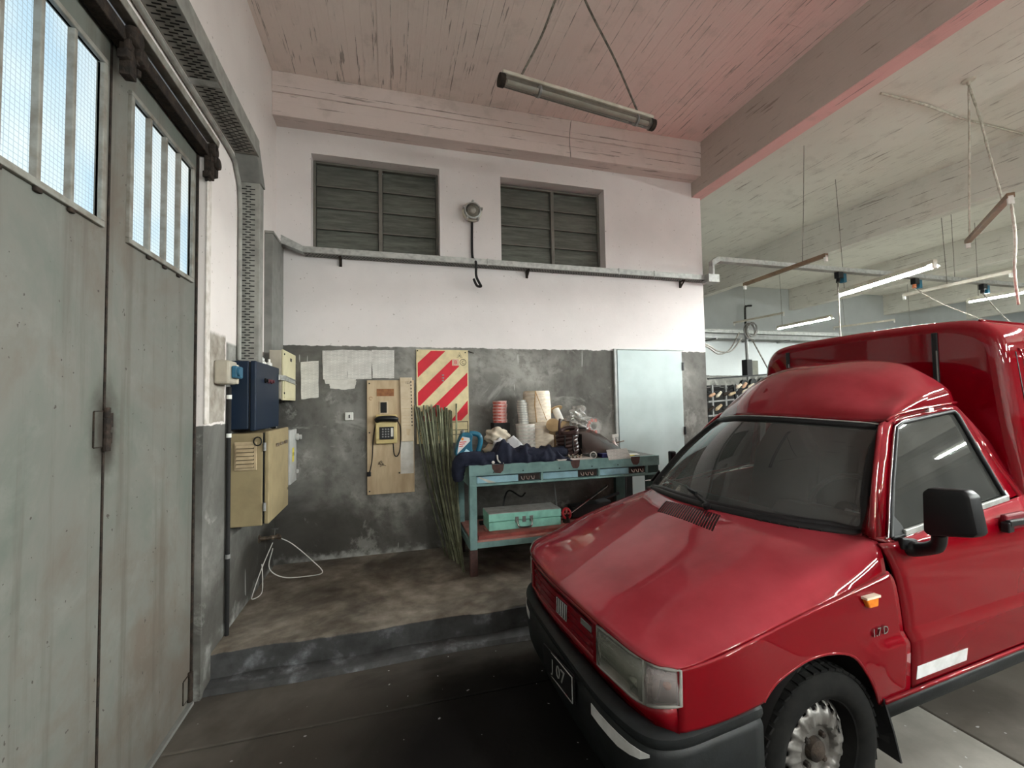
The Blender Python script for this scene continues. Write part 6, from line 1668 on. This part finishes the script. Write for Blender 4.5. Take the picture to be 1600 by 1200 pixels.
# ---- windscreen
WB = [(-.415, -.62, .925), (-.32, -.42, .948), (-.255, -.2, .960), (-.232, 0, .964), (-.25, .2, .966), (-.297, .4, .966), (-.372, .55, .966), (-.432, .640, .966)]
WT = [(-.87, -.50, 1.346), (-.765, -.34, 1.366), (-.675, -.16, 1.381), (-.645, 0, 1.384), (-.655, .2, 1.380), (-.69, .35, 1.372), (-.725, .48, 1.364), (-.752, .542, 1.356)]
def wrow(t, d=0.0): 
    r = []
    for a, b in zip(WB, WT):
        p = Vector(a).lerp(Vector(b), t); bulge = .022*math.sin(math.pi*t)
        r.append(p+Vector((bulge+d, 0, bulge+d)))
    return r
vpart('windscreen', MB().grid(fine([wrow(t) for t in (0, .25, .5, .75, 1)], 3, 4)), M['carglass'], smooth='all')
edge = [wrow(0)[i] for i in range(8)]+[wrow(t)[7] for t in (.25, .5, .75)]+list(reversed(wrow(1)))+[wrow(t)[0] for t in (.75, .5, .25)]
el = smooth_path(edge, 4, closed=True)
sl = vpart('windscreen_seal', MB().tube(el, .021, 8, closed=True), M['rubber'], smooth='all')
vpart('seal_trim', MB().tube([p+Vector((.012, 0, .017)) for p in smooth_path(list(reversed(wrow(1))), 4)], .0035, 6), M['galv'], sl, smooth='all')
vpart('lower_seal', MB().tube([p+Vector((.018, 0, -.014)) for p in smooth_path(wrow(0), 4)], .022, 8), M['rubber'], sl, smooth='all')
# wiper
wp = vpart('wiper', MB().tube([(-.19, .07, .975), (-.30, -.20, 1.005), (-.385, -.44, .995)], .008, 8).bar((-.235, -.05, 1.000), (-.455, -.58, .985), .010, .016).lathe([(.018, 0), (.02, .02), (.01, .028)], (-.185, .075, .955), (.4, 0, 1), 12), M['black'])

# ---- pillars and the bulging cab roof
def strip(name, A, B, mat=PR, **k):
    return vpart(name, MB().grid([smooth_path(A, 4), smooth_path(B, 4)]), mat, smooth=True, solid=.015, **k)
strip('windscreen_pillar', [(-.415, .655, .958), (-.585, .608, 1.15), (-.745, .556, 1.36)], [(-.338, .738, .968), (-.482, .668, 1.165), (-.660, .598, 1.372)])
strip('windscreen_pillar', [(-.40, -.64, .92), (-.63, -.57, 1.13), (-.86, -.515, 1.345)], [(-.53, -.64, .955), (-.70, -.595, 1.15), (-.91, -.53, 1.345)])
DOME = [
 [(-.89, -.545, 1.345), (-.875, -.51, 1.362), (-.80, -.37, 1.378), (-.685, -.17, 1.398), (-.650, 0, 1.402), (-.660, .2, 1.398), (-.700, .37, 1.389), (-.735, .49, 1.382), (-.745, .555, 1.384), (-.745, .594, 1.380)],
 [(-.93, -.55, 1.368), (-.91, -.515, 1.395), (-.85, -.41, 1.425), (-.755, -.2, 1.470), (-.720, 0, 1.476), (-.718, .2, 1.473), (-.735, .37, 1.452), (-.780, .465, 1.428), (-.785, .550, 1.438), (-.785, .588, 1.400)],
 [(-1.00, -.56, 1.39), (-.985, -.52, 1.435), (-.935, -.43, 1.485), (-.855, -.2, 1.560), (-.825, 0, 1.566), (-.82, .2, 1.562), (-.84, .37, 1.530), (-.885, .458, 1.480), (-.89, .547, 1.478), (-.89, .584, 1.412)],
 [(-1.09, -.57, 1.405), (-1.08, -.52, 1.47), (-1.04, -.43, 1.548), (-.965, -.2, 1.632), (-.94, 0, 1.638), (-.935, .2, 1.633), (-.955, .37, 1.602), (-.995, .450, 1.545), (-1.00, .545, 1.508), (-1.00, .580, 1.424)],
 [(-1.22, -.575, 1.42), (-1.21, -.52, 1.495), (-1.18, -.43, 1.60), (-1.12, -.2, 1.682), (-1.10, 0, 1.688), (-1.095, .2, 1.684), (-1.10, .37, 1.655), (-1.13, .440, 1.598), (-1.14, .541, 1.530), (-1.14, .575, 1.440)],
 [(-1.30, -.575, 1.42), (-1.30, -.52, 1.50), (-1.28, -.43, 1.615), (-1.24, -.2, 1.70), (-1.23, 0, 1.705), (-1.225, .2, 1.702), (-1.215, .37, 1.674), (-1.22, .435, 1.608), (-1.24, .538, 1.538), (-1.25, .570, 1.450)],
 [(-1.34, -.57, 1.40), (-1.34, -.51, 1.47), (-1.33, -.42, 1.56), (-1.31, -.2, 1.64), (-1.30, 0, 1.645), (-1.295, .2, 1.642), (-1.28, .36, 1.60), (-1.28, .425, 1.55), (-1.285, .53, 1.51), (-1.29, .565, 1.43)],
 [(-1.37, -.57, 1.38), (-1.37, -.50, 1.40), (-1.37, -.41, 1.43), (-1.36, -.2, 1.46), (-1.36, 0, 1.46), (-1.36, .2, 1.46), (-1.34, .36, 1.45), (-1.33, .42, 1.44), (-1.32, .52, 1.42), (-1.31, .56, 1.40)]]
for r_ in DOME[1:6]:
    a_, b_ = r_[7], r_[8]
    r_[7] = (a_[0], a_[1]+.028, a_[2]+.012)
    r_[8] = (b_[0], b_[1]+.018, b_[2]-.006)
dm = vpart('cab_roof', MB().grid(fine(DOME, 4, 4)), PR, smooth='all', solid=.012)
vpart('aerial_stub', MB().lathe([(.014, 0), (.010, .012), (.004, .03)], (-.80, -.08, 1.528), (-.2, .25, 1), 10), PR, dm, smooth=True)
vpart('roof_drip_rail', MB().tube(smooth_path([(-.70, .592, 1.392), (-.80, .588, 1.421), (-1.05, .580, 1.445), (-1.27, .572, 1.462)], 4), .007, 6), PR, dm, smooth='all')
vpart('door_stop', MB().obox((-1.03, .588, 1.432), (.018, 0, 0), (0, .004, 0), (0, 0, .010)), M['white_sticker'], dm, bevel=.003)
# rear corner of the cab, from the door edge to the cargo body
vpart('cab_corner', MB().grid([[(-1.29, .568, 1.44), (-1.34, .63, 1.25), (-1.415, .712, 1.03), (-1.46, .755, .90), (-1.47, .775, .6), (-1.47, .755, .40)],
    [(-1.42, .52, 1.42), (-1.50, .60, 1.25), (-1.55, .68, 1.03), (-1.56, .74, .90), (-1.56, .765, .6), (-1.56, .745, .40)]]), PR, smooth=True, solid=.01)

# ---- cargo body
HALF = [(.768, .42), (.775, .60), (.762, .90), (.725, 1.05), (.695, 1.30), (.675, 1.55), (.662, 1.70), (.640, 1.79), (.590, 1.855), (.50, 1.885), (.30, 1.898), (0, 1.902)]
def section(ins):
    half = []
    for y, z in HALF:
        half.append((max(y-ins, 0) if y > 0 else 0, z-ins*(1 if z > 1.75 else 0)*(1 if z > 1.84 else .5)))
    s1 = smooth_path([(0, y, z) for y, z in half], 3)
    loop = [(p.y, p.z) for p in s1]
    return loop+[(-y, z) for y, z in reversed(loop[:-1])]
rows = []; R_ = .06
for k in range(6):
    a = math.pi/2*k/5; rows.append([(-1.495-R_*(1-math.cos(a)) if False else -1.495-R_*(1-math.cos(math.pi/2-a)) if False else -1.495-R_+R_*math.cos(a), y, z+.014*y) for y, z in section(R_*(1-math.sin(a)))])
for x in (-1.9, -2.5, -3.2, -3.35):
    rows.append([(x, y, z+.014*y) for y, z in section(0)])
mb = MB().grid(rows)
cb = vpart('cargo_body', mb, PR, smooth=True)
mb = MB(); mb.v = [Vector(p) for p in rows[0]]; mb.f = [tuple(range(len(rows[0])))]
vpart('cargo_front', mb, PR, cb)
mb = MB(); mb.v = [Vector(p) for p in rows[-1]]; mb.f = [tuple(range(len(rows[-1])))]
vpart('cargo_rear', mb, PR, cb)
for y in (-.452, .398):
    o = vpart('black_strap', MB().box(-1.497, -1.486, y-.013, y+.013, 1.50, 1.832+.014*y), M['rubber'], bevel=.003)
    vpart('strap_edge', MB().box(-1.487, -1.483, y+.006, y+.011, 1.50, 1.74), M['steel'], o)
vpart('roof_lip', MB().tube([(-1.54, .565, 1.878), (-2.4, .565, 1.88), (-3.3, .565, 1.88)], .008, 6), PR, cb, smooth='all')
for s in (1, -1):
    pr = [(-1.66, 1.66), (-1.70, 1.71), (-2.5, 1.715), (-3.1, 1.71), (-3.15, 1.66), (-3.15, 1.2), (-2.5, 1.12), (-1.72, 1.12), (-1.66, 1.2)]
    hy = lambda z: interp([(b, a) for a, b in HALF[:-1]], z)
    vpart('pressed_panel_bead', MB().tube([(x, s*(hy(z)-.002), z+.014*s*.7) for x, z in smooth_path([(a, b, 0) for a, b in pr], 4, closed=True) for x, z in [(x, z)]] if False else [(p.x, s*(hy(p.y)-.002), p.y+.010*s) for p in smooth_path([(a, b, 0) for a, b in pr], 4, closed=True)], .009, 6, closed=True), PR, cb, smooth='all')
vpart('panel_seam', MB().tube([(-1.60, hy(z)+.0005, z+.010) for z in (.6, .9, 1.05, 1.3, 1.55, 1.70)], .003, 5), M['rubber'], cb)

# ---- mirror
mr = vpart('door_mirror', MB().prism([(-.40, .853, 1.158), (-.40, .870, 1.176), (-.40, .965, 1.184), (-.40, .983, 1.166), (-.40, .998, 1.048), (-.40, .984, 1.033), (-.40, .862, 1.008), (-.40, .850, 1.022)], (-.055, .006, 0)), M['black'], bevel=.012, smooth=True)
vpart('mirror_arm', MB().tube(smooth_path([(-.50, .745, .920), (-.505, .785, .925), (-.48, .85, .96), (-.44, .88, 1.02)], 5), [.028, .030, .03, .03, .028, .026, .025, .024, .024, .024, .024, .022, .022, .022, .022, .022], 10), M['black'], mr, smooth=True)
vpart('arm_plate', MB().obox((-.50, .752, .935), (.045, 0, .008), (0, .010, 0), (0, 0, .022)), M['black'], mr, bevel=.006)
vpart('mirror_glass', MB().obox((-.459, .925, 1.095), (.002, 0, 0), (0, .055, 0), (0, 0, .066)), M['chrome'], mr)

# ---- wheels
def wheel(cx, cy, s):
    R = .284; zc = .284
    hubc = Vector((cx, cy, zc)); ax = Vector((0, s, 0))
    ty = vpart('wheel', MB().lathe([(.185, -.075), (.215, -.088), (.255, -.086), (.274, -.070), (.280, -.03), (.281, .03), (.274, .058), (.262, .074), (.235, .082), (.205, .078), (.185, .066), (.180, .055)], hubc, ax, 48, caps=False), M['tyre'], smooth=True)
    mb = MB()
    for k in range(46):
        a = 2*math.pi*k/46
        for (oy, sk) in ((.052, .012), (.018, -.01), (-.02, .01), (-.055, -.012)):
            e = Vector((math.cos(a), 0, math.sin(a))); t_ = Vector((-math.sin(a), 0, math.cos(a)))
            c = hubc+e*(.2815 if abs(oy) < .04 else .277)+ax*oy
            mb.obox(c, t_*.0125+ax*sk*.2, ax*.014, e*.0045)
    o = vpart('tread_blocks', mb, M['tyre'], ty); o['kind'] = 'stuff'
    # steel disc with a ring of round holes
    vpart('rim', MB().lathe([(.192, .060), (.186, .064), (.178, .060), (.172, .035), (.168, .0), (.160, -.03)], hubc, ax, 48, caps=False), M['tyre'], ty, smooth=True)
    nh = 18; mb = MB(); segs = nh*6
    prof_ = [(.168, .012), (.158, .020), (.150, .026), (.142, .032), (.134, .038), (.124, .044), (.108, .046), (.092, .048), (.084, .044), (.078, .030), (.070, .026), (.030, .026), (.0005, .026)]
    e1, e2 = Vector((1, 0, 0)), Vector((0, 0, 1)); rows_ = []
    for r, h in prof_:
        row = []
        for k in range(segs):
            a = 2*math.pi*k/segs; rr, hh_ = r, h
            ph_ = (k % 6)
            if .086 < r < .16: hh_ += .004*(1 if ph_ in (0, 5) else 0)
            row.append(hubc+e1*(rr*math.cos(a))+e2*(rr*math.sin(a))+ax*hh_)
        rows_.append(row)
    for r in rows_: mb.v += r
    for i in range(len(prof_)-1):
        for k in range(segs):
            if i in (1, 2, 3) and (k % 6) in ((2, 3) if i != 2 else (1, 2, 3, 4))[:4] and not (i != 2 and (k % 6) not in (2, 3)): continue
            k2 = (k+1) % segs
            mb.f.append((i*segs+k, i*segs+k2, (i+1)*segs+k2, (i+1)*segs+k))
    vpart('wheel_disc', mb, M['wheel'], ty, smooth=True, solid=.003)
    vpart('brake_drum', MB().lathe([(.15, -.03), (.155, -.02), (.155, .0), (.0005, .0)], hubc, ax, 24), M['black_rough'], ty)
    vpart('hub_cap', MB().lathe([(.040, .026), (.036, .045), (.026, .052), (.0005, .054)], hubc, ax, 20), M['rust'], ty, smooth=True)
    for k in range(4):
        a = math.pi/4+k*math.pi/2
        vpart('wheel_bolt', MB().lathe([(.011, .026), (.011, .040), (.007, .043), (.0005, .043)], hubc+Vector((.056*math.cos(a), 0, .056*math.sin(a))), ax, 6), M['rust'], ty)
    vpart('valve_stem', MB().cyl(hubc+Vector((-.10, s*.045, .06)), hubc+Vector((-.085, s*.062, .05)), .004, 6), M['chrome'], ty)
    return ty
for cx, cy, s in ((-.012, .672, 1), (-.012, -.655, -1), (-2.58, .672, 1), (-2.58, -.672, -1)):
    wheel(cx, cy, s)

# ---- underbody, engine bay, cab interior
vpart('underbody', MB().box(-3.2, -.34, -.62, .62, .26, .42).box(-.34, .42, -.38, .38, .24, .60), M['black_rough'], bevel=.01)
vpart('bulkhead', MB().box(-.36, -.33, -.66, .70, .40, .86), M['black_rough'])
vpart('cab_rear_wall', MB().box(-1.42, -1.39, -.52, .52, .42, 1.38), M['black_rough'])
vpart('cab_floor', MB().box(-1.45, -.36, -.70, .70, .41, .44), M['black_rough'])
vpart('dashboard', MB().prism([(-.36, -.64, .86), (-.36, -.64, .925), (-.52, -.64, .935), (-.66, -.64, .90), (-.70, -.64, .80), (-.62, -.64, .62), (-.36, -.64, .60)], (0, 1.28, 0)), M['dash'], bevel=.012)
vpart('dashboard_hood', MB().prism([(-.50, .16, .93), (-.56, .16, .985), (-.68, .16, .97), (-.70, .16, .88)], (0, .38, 0)), M['dash'], bevel=.012)
sw_c = Vector((-.80, .34, .935)); e1 = Vector((0, 1, 0)); e2 = Vector((-.42, 0, .90)).normalized()
sw = vpart('steering_wheel', MB().tube([sw_c+e1*(.185*math.cos(a))+e2*(.185*math.sin(a)) for a in [i*math.pi/16 for i in range(32)]], .013, 8, closed=True), M['black'], smooth='all')
vpart('wheel_spoke', MB().bar(sw_c-e1*.18, sw_c+e1*.18, .03, .012).lathe([(.05, -.02), (.045, .02)], sw_c, e1.cross(e2), 16), M['black'], sw)
for y in (-.34, .34):
    t_ = vpart('seat_back', MB().prism([(-1.12, y-.22, .62), (-1.25, y-.21, 1.15), (-1.27, y-.10, 1.33), (-1.27, y+.10, 1.33), (-1.25, y+.21, 1.15), (-1.12, y+.22, .62)], (-.10, 0, 0)), M['seat'], bevel=.03, smooth=True)
    vpart('seat_cushion', MB().box(-1.16, -.72, y-.23, y+.23, .50, .66), M['seat'], t_, bevel=.04, smooth=True)
vpart('white_cloth', MB().grid([[(-.62, .42, .93), (-.62, .52, .925)], [(-.66, .43, .985), (-.67, .51, .97)], [(-.70, .44, .93), (-.71, .54, .90)]]), M['cloth_white'], smooth='all', solid=.004)
